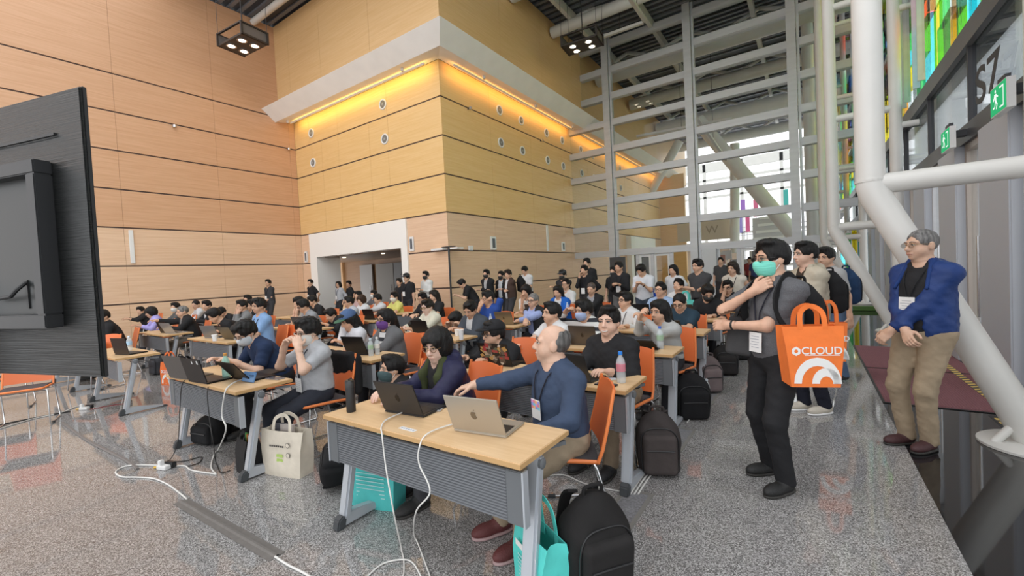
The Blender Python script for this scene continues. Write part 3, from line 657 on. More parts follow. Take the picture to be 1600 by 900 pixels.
def torso_prims(pel, ch, nk, T, sh, w_, d_, inf, loose=0.):
    """pelvis centre, chest centre, neck base, torso rotation rows(x,y,z), shoulder joints"""
    ab = (pel+ch)/2
    return [p_ell(pel+T[2]*.02, (.165*w_+inf, .115*d_+inf+loose*.4, .14+inf), T, .05), p_ell(ab, (.145*w_+inf+loose, .105*d_+inf+loose, .19), T, .07),
            p_ell(ch, (.152*w_+inf, .112*d_+inf+loose*.4, .185+inf*.3), T, .07), p_cone(sh[0], sh[1], .056+inf*.8, .056+inf*.8, .05),
            p_cone(nk-T[2]*.012, sh[0]*.62+nk*.38, .058+inf*.5, .050+inf*.6, .05), p_cone(nk-T[2]*.012, sh[1]*.62+nk*.38, .058+inf*.5, .050+inf*.6, .05)]
def hand_prims(w, d, n, side, curl, rmin, spread=.12):
    """wrist, direction, palm normal (towards palm side), side=+1 left / -1 right"""
    d = nrm(d); n = np.asarray(n, float); n = nrm(n-d*(n @ d)); s_ = np.cross(n, d)*side   # s_ points to thumb side
    R = np.array([s_, d, n]); c = w+d*.052
    P = [p_ell(c, (.040, .055, .016), R, .012), p_cone(w-d*.02, w+d*.02, .026, .026, .02)]
    for i, (o, L, r) in enumerate(((.030, .072, .0088), (.010, .080, .0092), (-.010, .074, .0088), (-.029, .058, .0078))):
        r = max(r, rmin); b = w+d*.095+s_*o; a0 = curl*(.55+.1*i); dd = nrm(d+s_*(o*spread*12)); q0 = b-dd*.03
        q1 = b+nrm(dd*math.cos(a0)+n*math.sin(a0))*L*.48; a1 = a0+curl*.9; q2 = q1+nrm(dd*math.cos(a1)+n*math.sin(a1))*L*.30; a2 = a1+curl*.6; q3 = q2+nrm(dd*math.cos(a2)+n*math.sin(a2))*L*.26
        P += [p_cone(q0, b, r*1.15, r*1.1, .008), p_cone(b, q1, r*1.1, r, .005), p_cone(q1, q2, r, r*.93, .004), p_cone(q2, q3, r*.93, r*.78, .004)]
    r = max(.0105, rmin); b = w+d*.03+s_*.028; q1 = b+nrm(s_*.75+d*.65+n*.35)*.038; q2 = q1+nrm(s_*.25+d*.9+n*.4)*.032; q3 = q2+nrm(d+n*.35)*.022
    P += [p_cone(b, q1, r*1.3, r*1.05, .012), p_cone(q1, q2, r*1.05, r*.95, .005), p_cone(q2, q3, r*.95, r*.8, .004)]
    return P
LOD = {'near': dict(c=.013, b=.019, h=.0055, hd=.0042, hair=.008, rmin=0), 'mid': dict(c=.017, b=.024, h=.0085, hd=.0075, hair=.012, rmin=.0085), 'far': dict(c=.026, b=.034, h=.0125, hd=.013, hair=.016, rmin=.013)}
def person(x, y, label, rz=0, pose='sit', lod='mid', lean=12, hy=0, hp=0, z0=0, s=1.0, w=1.0, hands=((.17, -.42, .745), (-.17, -.42, .745)), hcurl=.6, hpalm=None, shirt=(.3, .3, .3), sleeve='short', kind='plain', pants=(.03, .03, .035),
           hair='short', hairc=BLK, skin=SK1, mask=None, glasses=False, badge=None, lany=(.02, .02, .03), jacket=None, shoes=(.02, .02, .02), seat=.47, feet=None, turn=0, cap=None, vest=None, elbow=None, sway=0, hood=False, watch=None, group=None, pullz=0, knees=None, smile=False, strap=None, jopen=.06, bend=0):
    """local frame: the sitter / stander faces -y, left hand side is +x ; origin on the floor under the hips"""
    L = LOD[lod]; e_ = []
    sit = pose == 'sit'
    # --- skeleton
    la = math.radians(lean); T = (rotx(la) @ rotz(math.radians(turn))).T if False else None
    Rm = rotz(math.radians(turn)) @ rotx(math.radians(lean)) @ roty(math.radians(sway)); X_, Y_, Z_ = Rm[:, 0], Rm[:, 1], Rm[:, 2]; T = np.array([X_, Y_, Z_])
    hz = (seat+.085) if sit else .92*s
    pel = V3(0, .02 if sit else 0, hz); ch = pel+Z_*.305*s; nk = pel+Z_*.505*s
    if bend: # extra roll of the upper back
        Rb = Rm @ rotx(math.radians(bend)); Xb, Yb, Zb = Rb[:, 0], Rb[:, 1], Rb[:, 2]; ch = pel+Z_*.17*s+Zb*.135*s; nk = ch+Zb*.2*s; T2 = np.array([Xb, Yb, Zb])
    else: T2 = T; Xb, Yb, Zb = X_, Y_, Z_
    shw = .152*w; sh = [nk+Xb*shw-Zb*.075, nk-Xb*shw-Zb*.075]         # left, right
    Hm = rotz(math.radians(turn*.6+hy)) @ rotx(math.radians(hp)); HX, HY, HZ = Hm[:, 0], Hm[:, 1], Hm[:, 2]; HT = np.array([HX, HY, HZ])
    hb = nk+nrm(Zb+V3(0, 0, .6))*.060*s-nrm(HY)*.015; hc = hb+HZ*.085*s-HY*.012
    # arms
    ua, fa = .285*s, .25*s; el = [None, None]; wr = [None, None]
    for i in (0, 1):
        sg = 1 if i == 0 else -1; h = V3(*hands[i]); hint = V3(sg*.5, .5, -.8) if (elbow is None or isinstance(elbow, dict)) else V3(sg*elbow[0], elbow[1], elbow[2])
        if isinstance(elbow, dict): hint = V3(*elbow[i])
        el[i], wr[i] = ik(sh[i], h, ua, fa, hint)
    # legs
    hip = [pel+X_*.088*w-V3(0, 0, .02), pel-X_*.088*w-V3(0, 0, .02)]; kn = []; an = []
    for i in (0, 1):
        sg = 1 if i == 0 else -1
        if sit:
            f = V3(*(feet[i] if feet else (sg*.11, -.36, .085))); k_, f_ = ik(hip[i], f, .43*s, .40*s, knees[i] if knees else V3(sg*.12, -.4, 1.0)); kn.append(k_); an.append(f_)
        else:
            f = V3(*(feet[i] if feet else (sg*.10, 0.0, .085))); k_, f_ = ik(hip[i], f, .43*s, .41*s, knees[i] if knees else V3(sg*.1, -1, 0)); kn.append(k_); an.append(f_)
    # --- body (skin) prims
    hd = [p_ell(hc+HZ*.028+HY*.012, (.073, .092, .088), HT, .02), p_ell(hc-HZ*.035-HY*.018, (.062, .074, .078), HT, .03), p_cone(hc-HZ*.088-HY*.062, hc-HZ*.09-HY*.045, .020, .026, .03),
          p_cone(hc-HZ*.04+HX*.036-HY*.035, hc-HZ*.04-HX*.036-HY*.035, .03, .03, .03), p_cone(nk-Zb*.03, hc-HZ*.05+HY*.018, .056*w**.5, .052, .03)]
    hd += [p_cone(hc+HZ*.012-HY*.088, hc-HZ*.026-HY*.107, .008, .0125, .012), p_ell(hc-HZ*.031-HY*.094, (.019, .012, .010), HT, .010)]
    hd += [p_cone(hc+HZ*.026+HX*.045-HY*.070, hc+HZ*.026-HX*.045-HY*.070, .012, .012, .018)]
    for sg in (1, -1):
        hd += [p_ell(hc+HX*sg*.031+HZ*.006-HY*.095, (.017, .012, .010), HT, .010, 's'), p_ell(hc+HX*sg*.076-HZ*.006+HY*.014, (.011, .022, .034), HT, .008)]
    hd += [p_ell(hc-HZ*.060-HY*.088, (.026, .010, .007), HT, .006), p_ell(hc-HZ*.070-HY*.085, (.021, .010, .007), HT, .006), p_cone(hc-HZ*.0645+HX*.026-HY*.093, hc-HZ*.0645-HX*.026-HY*.093, .0022, .0022, .003, op='s')]
    arm = []
    for i in (0, 1): arm += [p_cone(sh[i], el[i], .050*w, .040*w, .03), p_cone(el[i], wr[i], .041*w, .027, .02)]
    legp = []
    for i in (0, 1): legp += [p_cone(hip[i], kn[i], .082*w, .056, .04), p_cone(kn[i], an[i], .055, .038, .03), ]+([] if shoes is not None else [p_cone(an[i], an[i]+V3(0, -.09, -.045), .036, .03, .03)])
    hn = []
    dirs = []
    for i in (0, 1):
        dv = nrm(wr[i]-el[i]); pn = V3(0, 0, -1) if hpalm is None else V3(*hpalm[i]); dirs.append((dv, pn)); hn.append(hand_prims(wr[i], dv+pn*.08, pn, 1 if i == 0 else -1, hcurl if not isinstance(hcurl, (tuple, list)) else hcurl[i], L['rmin']))
    tor = torso_prims(pel, ch, nk, T2 if bend else T, sh, w, w, 0)
    full = tor+legp+arm+hd
    parts = []
    hbox = (hc-V3(.14, .15, .135), hc+V3(.14, .15, .15)); cutz = (nk+hc)/2
    nz_ = nrm(hc-nk); dcut = nz_ @ (nk+(hc-nk)*.32)
    Pb, Qb = surf(full, L['b']); Pb, Qb = cut_above(Pb, Qb, lambda p: p @ nz_ < dcut+.012)
    for i in (0, 1):   # wrists end where the finer hand surface begins
        w0 = wr[i]-dirs[i][0]*.03; dv = dirs[i][0]; Pb, Qb = cut_above(Pb, Qb, lambda p: ~(((p-w0) @ dv > 0) & (np.linalg.norm(p-w0, axis=1) < .12)))
    parts.append((Pb, Qb)); Ph, Qh = surf(hd+tor[3:], L['h']); parts.append(cut_above(Ph, Qh, lambda p: p @ nz_ > dcut-.008))
    for i in (0, 1):
        P_, Q_ = surf([p_cone(el[i], wr[i], .041*w, .027, .02)]+hn[i], L['hd'], box=(wr[i]-.24, wr[i]+.24)); w0 = wr[i]-dirs[i][0]*.045; dv = dirs[i][0]; parts.append(cut_above(P_, Q_, lambda p: (p-w0) @ dv > 0))
    body = link('person', np_mesh('body', parts, skin_mat(skin)), None, (x, y, z0), rz); tag(body, label, 'person', group)
    # --- clothes
    inf = .016; sl = []
    for i in (0, 1):
        if sleeve == 'short': q = sh[i]+(el[i]-sh[i])*.78; sl.append(p_cone(sh[i], q, .058*w+.008, .058*w, .035, cut1=True))
        elif sleeve == 'long': sl += [p_cone(sh[i], el[i], .060*w, .052*w, .035), p_cone(el[i], wr[i]-(wr[i]-el[i])*.03, .053*w, .038, .02, cut1=True)]
        elif sleeve == 'none': pass
    hem = pel-Z_*(.10 if not sit else .05)
    T_ = T2 if bend else T
    col_cut = p_cone(nk-Yb*.052+Zb*.004, nk-Yb*.012+Zb*.16, .044, .085, .012, op='s')
    sp = torso_prims(pel, ch, nk, T_, sh, w, w, inf, .012)
    wr_amp = .0021 if lod == 'near' else 0.0; ph = random.random()*6
    nf = (lambda X, Y, Z: wr_amp*(np.sin(X*41+Z*27+ph+2*np.sin(Y*33+Z*9))+.8*np.sin(Z*71-X*68+Y*59+ph*2+2*np.sin(X*19+Z*8))+.7*np.sin(Z*115+X*82+2*np.sin(X*30+Y*40)))) if wr_amp else None
    sh_ = surf(sp+[p_half(-Z_, -(Z_ @ hem), .008), col_cut]+sl, L['c'], noise=nf)
    so = link('shirt' if not jacket or True else 'shirt', np_mesh('shirt', [sh_], cloth(shirt, kind)), body)
    lp = [p_ell(pel, (.168*w+.012, .122*w+.012, .13), T, .05)]
    for i in (0, 1): lp += [p_cone(hip[i], kn[i], .088*w+.008, .068, .05), p_cone(kn[i], an[i]+V3(0, 0, -.035), .066, .058, .03, cut1=True)]
    top = pel+Z_*.10
    link('trousers', np_mesh('trousers', [surf(lp+[p_half(Z_, Z_ @ top, .01)], L['c'] if lod == 'near' or not sit else L['c']*1.4, noise=nf)], cloth(pants)), body)
    if shoes is not None:
        for i in (0, 1):
            a = an[i]; g_ = a[2]-.085; dv = V3((1 if i == 0 else -1)*.12, -1, 0) if not sit else V3((1 if i == 0 else -1)*.1, -1, 0); dv = nrm(dv); sd = V3(-dv[1], dv[0], 0); R_ = np.array([sd, -dv, V3(0, 0, 1)])
            b0 = V3(a[0], a[1], g_)
            pr = [p_ell(b0-dv*.005+V3(0, 0, .052), (.042, .06, .052), R_, .03), p_ell(b0+dv*.105+V3(0, 0, .036), (.047, .095, .042), R_, .03), p_cone(a+V3(0, 0, .0), b0+V3(0, 0, .05)+dv*.02, .044, .042, .03), p_half((0, 0, -1), -(g_+.016), .006)]
            so_ = link('shoe', np_mesh('shoe', [surf(pr, .009 if lod == 'near' else .016)], mat('shoe_%d' % int(sum(shoes)*500+shoes[0]*91), shoes, .6, bump=.3, bscale=120)), body)
            sp_ = [p_ell(b0+V3(0, 0, .012)-dv*.005, (.044, .064, .03), R_, .02), p_ell(b0+dv*.10+V3(0, 0, .012), (.051, .10, .03), R_, .04), p_half((0, 0, 1), g_+.02, .004), p_half((0, 0, -1), -(g_+.001), .003)]
            if lod == 'near': link('sole', np_mesh('sole', [surf(sp_, .009)], mat('sole_%d' % int(sum(shoes)*300), tuple(min(.8, q*1.6+.25) for q in shoes) if sum(shoes) > .12 else (.03, .028, .025), .6)), so_)
    if jacket:
        js = []
        for i in (0, 1):
            if vest: break
            js += [p_cone(sh[i], el[i], .066*w, .060*w, .03), p_cone(el[i], wr[i]-(wr[i]-el[i])*.06, .061*w, .045, .02, cut1=True)]
        jp = torso_prims(pel, ch, nk, T_, sh, w, w, .026, .018)
        jcut = p_cone(nk-Yb*.05+Zb*.012, nk-Yb*.01+Zb*.16, .05, .085, .012, op='s')
        hem2 = pel-Z_*(.14 if not sit else .06); wd = jopen
        vp = p_box(ch-Yb*.16-Zb*.08, (wd, .11, .42), T_, .01, .02, 's')
        vc = p_cone(nk-Yb*.13+Zb*.05, ch-Yb*.19-Zb*.1, .085, .03, .02, op='s')
        extra = [p_ell(nk+Yb*.085-Zb*.02, (.11, .05, .075), T_, .03)] if hood else []
        jm = surf(jp+[p_half(-Z_, -(Z_ @ hem2), .01), jcut, vp, vc]+extra+js, L['c'], noise=nf); jo = link('jacket' if not vest else 'vest', np_mesh('jacket', [jm], cloth(jacket, 'shell' if hood else 'plain')), body)
        # lapel / collar roll
        cp = []
        for sg in (1, -1): cp += [p_cone(nk+Yb*.045+Zb*.035, nk+Xb*sg*.075-Yb*.03+Zb*.02, .022, .024, .02), p_cone(nk+Xb*sg*.075-Yb*.03+Zb*.02, ch+Xb*sg*(wd+.022)-Yb*(.125*w)+Zb*.02, .024, .014, .02)]
        if isinstance(hood, tuple):
            for sg in (1, -1): cp += [p_cone(ch+Xb*sg*(wd+.03)-Yb*(.132*w)+Zb*.10, pel+X_*sg*(wd+.025)-Y_*(.165*w)+Z_*.06, .028, .024, .02), p_cone(nk+Xb*sg*.075-Yb*.03+Zb*.015, ch+Xb*sg*(wd+.03)-Yb*(.132*w)+Zb*.08, .034, .028, .02)]
        link('collar', np_mesh('collar', [surf(cp, L['c'])], cloth(tuple(q*1.0 for q in (hood if isinstance(hood, tuple) else jacket)), 'plain')), jo)
    else:
        ring = []
        for k in range(9):
            a = -math.pi*.5+2*math.pi*k/9; ring.append(nk+Xb*.062*math.cos(a)+Yb*(.058*math.sin(a)-.006)+Zb*(.022+.022*math.sin(a)))
        link('collar', MB().tube([tuple(q) for q in ring], .011 if lod != 'far' else .014, 6, closed=True).mesh('collar', cloth(shirt, kind), 60), so)
    # --- head gear
    def hd_pt(a, b, c): return hc+HX*a+HY*b+HZ*c
    hm = hair_mat(hairc); hp_ = []
    cran = lambda g, up=0.: p_ell(hd_pt(0, .014, .030+up), (.075+g, .094+g, .088+g), HT, .02)
    face = lambda wz, dz, dy=0.: p_ell(hd_pt(0, -.108+dy, dz), (.074, .078, wz), HT, .016, 's')
    if hair in ('short', 'messy', 'part'):
        g = .016 if hair != 'messy' else .022
        hp_ = [cran(g, .004), p_ell(hd_pt(.02 if hair == 'part' else 0, -.045, .112), (.066, .05, .026), HT, .03), p_ell(hd_pt(0, .075, -.01), (.062, .035, .06), HT, .03), face(.100, -.022, -.004), p_half(-HZ, -(HZ @ hd_pt(0, 0, -.048)), .012),
               p_ell(hd_pt(.085, -.035, -.045), (.03, .06, .045), HT, .01, 's'), p_ell(hd_pt(-.085, -.035, -.045), (.03, .06, .045), HT, .01, 's')]
    elif hair == 'bob':
        hp_ = [cran(.024), p_ell(hd_pt(0, .02, -.02), (.098, .098, .10), HT, .03), p_ell(hd_pt(0, -.062, .058), (.075, .045, .045), HT, .02), p_ell(hd_pt(0, -.122, -.050), (.070, .092, .104), HT, .012, 's'), p_half(-HZ, -(HZ @ hd_pt(0, 0, -.105)), .03)]
    elif hair in ('long', 'pony', 'curly'):
        hp_ = [cran(.018), p_ell(hd_pt(0, .05, -.03), (.085, .062, .10), HT, .03), p_ell(hd_pt(0, -.05, .095), (.062, .045, .03), HT, .03)]
        if hair == 'long':
            for sg in (1, -1): hp_ += [p_cone(hd_pt(sg*.075, .0, .03), hd_pt(sg*.085, .02, -.12), .026, .03, .03), p_cone(hd_pt(sg*.08, .03, -.12), nk+Xb*sg*.09+Yb*.03-Zb*.13, .036, .022, .03)]
            hp_ += [p_cone(hd_pt(0, .07, -.03), nk+Yb*.12-Zb*.17, .075, .05, .04)]
        elif hair == 'curly':
            for sg in (1, -1): hp_ += [p_ell(hd_pt(sg*.075, .01, -.04), (.045, .07, .10), HT, .03)]
        else: hp_ += [p_ell(hd_pt(0, .105, .02), (.035, .035, .035), HT, .02), p_cone(hd_pt(0, .12, 0), nk+Yb*.15-Zb*.1, .034, .018, .03)]
        hp_ += [p_ell(hd_pt(0, -.115, -.030), (.068, .084, .102), HT, .014, 's')]
    elif hair == 'bald':
        hp_ = [cran(.008), p_half(-HZ, -(HZ @ hd_pt(0, 0, -.052)), .012), p_half(nrm(-HY+HZ*.35), nrm(-HY+HZ*.35) @ hd_pt(0, .012, 0), .02), p_ell(hd_pt(0, -.02, .125), (.07, .12, .068), HT, .02, 's')]
    elif hair == 'buzz':
        hp_ = [cran(.007, .002), face(.098, -.020), p_half(-HZ, -(HZ @ hd_pt(0, 0, -.04)), .012), p_ell(hd_pt(.085, -.035, -.045), (.03, .06, .045), HT, .01, 's'), p_ell(hd_pt(-.085, -.035, -.045), (.03, .06, .045), HT, .01, 's')]
    hn_amp = .003 if lod != 'far' else .002
    hno = lambda X, Y, Z: hn_amp*(np.sin(X*150+3*np.sin(Z*40))+np.sin(Y*140+2*np.sin(X*60)))*(1 if hair in ('messy', 'curly') else .55)
    if hp_: link('hair', np_mesh('hair', [surf(hp_, L['hair'], noise=hno)], hm), body)
    if cap:
        cpz = [cran(.026, .01), p_half(-HZ, -(HZ @ hd_pt(0, 0, .052)), .006)]; co = link('cap', np_mesh('cap', [surf(cpz, L['hair'])], cloth(cap[0])), body)
        link('brim', np_mesh('brim', [surf([p_ell(hd_pt(0, -.105, .055), (.078, .085, .011), HT, .01), p_half(HY, HY @ hd_pt(0, -.05, 0), .01)], min(L['hair'], .008))], cloth(cap[1])), co)
    dm = mat('eye_dark', (.02, .014, .012), .2); em = mat('eye_white', (.62, .58, .54), .3)
    if lod != 'far':
        for sg in (1, -1):
            ey = MB(); c = hd_pt(sg*.031, -.0775, .006)
            Mx = np.array([HX, HY, HZ]).T
            ey.lathe([(.0001, -.0062), (.009, -.0048), (.0135, 0), (.009, .0048), (.0001, .0062)], tuple(c), 10, Matrix([list(r_) for r_ in Mx])); eo = link('eye', ey.mesh('eye', em, 60), body)
            link('iris', MB().lathe([(.0001, -.0058), (.0052, -.003), (.0060, 0), (.0052, .003), (.0001, .0058)], tuple(hd_pt(sg*.031, -.0855, .006)), 10, Matrix([list(r_) for r_ in Mx])).mesh('iris', dm, 60), eo)
            link('eyelid', MB().tube([tuple(hd_pt(sg*.016, -.0865, .008)), tuple(hd_pt(sg*.031, -.0905, .0135)), tuple(hd_pt(sg*.046, -.0815, .010))], .0022, 5).mesh('eyelid', dm), eo)
            link('eyebrow', MB().tube([tuple(hd_pt(sg*.012, -.0945, .026)), tuple(hd_pt(sg*.030, -.0965, .0315)), tuple(hd_pt(sg*.052, -.082, .027))], [.0032, .0036, .0018], 6).mesh('eyebrow', hm), body)
        if not mask:
            lm = mat('lips', (.42, .17, .14) if True else 0, .4)
            if smile: link('teeth', MB().tube([tuple(hd_pt(.027, -.0835, -.0605)), tuple(hd_pt(.015, -.0935, -.0655)), tuple(hd_pt(0, -.0965, -.0675)), tuple(hd_pt(-.015, -.0935, -.0655)), tuple(hd_pt(-.027, -.0835, -.0605))], [.002, .0045, .0052, .0045, .002], 8).mesh('teeth', mat('teeth', (.72, .68, .63), .3), 60), body)
            link('lips', MB().tube([tuple(hd_pt(.025, -.0865, -.0635)), tuple(hd_pt(.008, -.0965, -.061)), tuple(hd_pt(0, -.097, -.0625)), tuple(hd_pt(-.008, -.0965, -.061)), tuple(hd_pt(-.025, -.0865, -.0635))], [.0015, .0035, .003, .0035, .0015], 6).mesh('lips', lm, 60), body)
    if mask:
        mk = [p_ell(hd_pt(0, -.022, -.045), (.074, .094, .090), HT, .02), p_ell(hd_pt(0, -.085, -.035), (.028, .038, .035), HT, .03), p_half(HY, HY @ hd_pt(0, -.015, 0), .01), p_half(HZ, HZ @ hd_pt(0, 0, -.008), .01), p_half(-HZ, -(HZ @ hd_pt(0, 0, -.118)), .02)]
        mo = link('face_mask', np_mesh('face_mask', [surf(mk, L['h'])], mat('mask_%d' % int(mask[0]*900+mask[2]*90), mask, .7, bump=.4, bscale=60, bvec=(.2, .2, 3))), body)
        for sg in (1, -1): link('ear_loop', MB().tube([tuple(hd_pt(sg*.068, -.02, -.02)), tuple(hd_pt(sg*.083, .008, .012)), tuple(hd_pt(sg*.083, .024, -.01)), tuple(hd_pt(sg*.066, -.02, -.075))], .0022, 5).mesh('ear_loop', M_white_plastic), mo)
    if glasses:
        gm = mat('glasses_frame', (.03, .025, .025), .3) if glasses != 'gold' else mat('glasses_gold', (.45, .30, .14), .25, metal=.8); g = MB(); r_ = .0016 if lod == 'near' else .003
        for sg in (1, -1):
            g.tube([tuple(hd_pt(sg*(.034+.024*math.cos(a)), -.104+.006*abs(math.cos(a)), .004+.018*math.sin(a))) for a in [2*math.pi*k/14 for k in range(14)]], r_, 5, closed=True); g.tube([tuple(hd_pt(sg*.058, -.098, .008)), tuple(hd_pt(sg*.079, -.05, .010)), tuple(hd_pt(sg*.084, .015, .008))], r_, 5)
        g.tube([tuple(hd_pt(.010, -.106, .006)), tuple(hd_pt(-.010, -.106, .006))], r_, 5); go = link('glasses', g.mesh('glasses', gm, 60), body)
        if lod == 'near':
            gl_ = MB()
            for sg in (1, -1): gl_.f.append(tuple(range(len(gl_.v), len(gl_.v)+14))); gl_.v += [tuple(hd_pt(sg*(.034+.0235*math.cos(a)), -.104, .004+.0175*math.sin(a))) for a in [2*math.pi*k/14 for k in range(14)]]
            link('lens', gl_.mesh('lens', glass('lens_glass', (.96, .97, .97), .08)), go)
    # --- lanyard and badge laid on the chest surface
    outer = (jp if jacket and False else sp)
    def onchest(u, v, off=.012):
        o = ch+Xb*u+Zb*v-Yb*.35; t = 0.
        for _ in range(40):
            q = o+Yb*t; d = float(fld([p for p in outer], np.array([[[q[0]]]]), np.array([[[q[1]]]]), np.array([[[q[2]]]]))[0, 0, 0])
            if d < off or t > .6: break
            t += max(d-off, .002)
        return o+Yb*t
    if badge:
        drop = badge.get('drop', -.14); lm_ = cloth(lany)
        for sg in (1, -1):
            pts = [nk+Xb*sg*.05+Yb*.05+Zb*.045, nk+Xb*sg*.072-Yb*.02+Zb*.03]+[onchest(sg*u, v) for u, v in ((.06, .12), (.045, .06), (.02, -.02))]+[onchest(0.004*sg, drop+.05)]
            link('lanyard', MB().tube([tuple(q) for q in pts], .0045 if lod != 'far' else .006, 5).mesh('lanyard', lm_), body)
        bp = onchest(0, drop, .02); bw, bh = badge.get('size', (.095, .125)); zb = V3(0, 0, 1) if badge.get('hang') else Zb; yb = nrm(Yb-zb*(Yb @ zb)); xb = np.cross(yb, zb)
        Mx = frame(bp, xb, -yb, zb)
        bo = link('name_badge', MB().box((0, 0, 0), (bw, .004, bh)).mesh('name_badge', M_white_plastic), body); bo.matrix_local = frame(bp, xb, yb, zb)
        if lod != 'far':
            cols = badge.get('cols'); rg = random.Random(2)
            if cols:
                for i_ in range(4):
                    for j_ in range(3): link('print_block', MB().box((-bw/2+bw*(i_+.5)/4, -.0025, bh*.02+bh*.44*(j_+.5)/3), (bw/4, .001, bh*.15)).mesh('print_block', mat('print_%d' % ((i_+j_*2) % 5), [(.85, .25, .3), (.9, .55, .25), (.35, .35, .8), (.2, .65, .75), (.7, .35, .7)][(i_+j_*2) % 5], .5)), bo)
            else:
                for j_ in range(5): link('print_line', MB().box((-.006*(j_ % 2), -.0025, bh*(.30-.14*j_)), (bw*(.72 if j_ % 2 else .6), .001, .004)).mesh('print_line', mat('print_grey', (.35, .37, .42), .5)), bo)
    if watch is not None:
        i = watch; q = wr[i]-(wr[i]-el[i])*.1; dv = dirs[i][0]; Rr = Vector(dv).to_track_quat('Z', 'Y').to_matrix()
        link('watch_strap', MB().lathe([(.031, -.010), (.034, -.006), (.034, .006), (.031, .010)], tuple(q), 14, Rr).mesh('watch_strap', M_black_plastic, 40), body)
    return body, dict(hc=hc, nk=nk, ch=ch, pel=pel, wr=wr, el=el, sh=sh, T=T_, an=an, kn=kn)
# ================================================================== THE AUDIENCE
def head_off(lean, hy, hp, s, turn, sit, seat, bend=0):
    Rm = rotz(math.radians(turn)) @ rotx(math.radians(lean)); Z_ = Rm[:, 2]; pel = V3(0, .02 if sit else 0, (seat+.085) if sit else .92*s)
    if bend: Rb = Rm @ rotx(math.radians(bend)); Zb = Rb[:, 2]; nk = pel+Z_*.17*s+Zb*.335*s
    else: Zb = Z_; nk = pel+Z_*.505*s
    Hm = rotz(math.radians(turn*.6+hy)) @ rotx(math.radians(hp)); HY, HZ = Hm[:, 1], Hm[:, 2]
    return nk+nrm(Zb+V3(0, 0, .6))*.060*s-HY*.015+HZ*.085*s-HY*.012
def put(px, py, yh, label, rz=None, sit=True, lod='mid', lean=10, hy=None, hp=6, seat=.45, turn=0, G=(-8, -4), group=None, bend=0, smin=.80, smax=1.12, chair_=True, feet_px=None, crz=None, **k):
    p = on_y(px, py, yh)
    if rz is None: rz = -.1 if sit else 0
    if hy is None:
        a = math.atan2(G[0]-p.x, -(G[1]-p.y)); hy = math.degrees(a)*.8-math.degrees(rz)-turn*.6; hy = max(-70, min(70, hy))
    if sit and p.x > -6: hy += 14
    best = min(np.arange(smin, smax, .01), key=lambda s_: abs(head_off(lean, hy, hp, s_, turn, sit, seat, bend)[2]-p.z)); o = head_off(lean, hy, hp, best, turn, sit, seat, bend)
    c, s_ = math.cos(rz), math.sin(rz); x = p.x-(c*o[0]-s_*o[1]); y = p.y-(s_*o[0]+c*o[1]); err = p.z-o[2]
    if abs(err) > .03: print('PUT', label, 'z err %.2f' % err, 'hz %.2f' % p.z)
    if feet_px:
        ft = []
        for q in feet_px: fx, fy = flr(*q); dx, dy = fx-x, fy-y; ft.append((c*dx+s_*dy, -s_*dx+c*dy, .085))
        k['feet'] = ft
    b, info = person(x, y, label, rz, 'sit' if sit else 'stand', lod, lean, hy, hp, s=float(best), seat=seat, turn=turn, bend=bend, group=group or ('seated audience' if sit else 'standing audience'), **k)
    if sit and chair_: chair(x-s_*.03, y+c*.03, rz if crz is None else crz, 'orange chair under the '+' '.join(label.replace(',', '').split()[:10]))
    return b, info, (x, y, rz)
W_ = (.62, .63, .65); NAVY = (.02, .035, .085); BK = (.02, .02, .022); CH = (.05, .05, .055); LG = (.42, .43, .45)
BAD = dict(drop=-.16)
low = ((.15, -.36, .75), (-.15, -.36, .75)); fold = ((-.10, -.40, .76), (.10, -.38, .78))
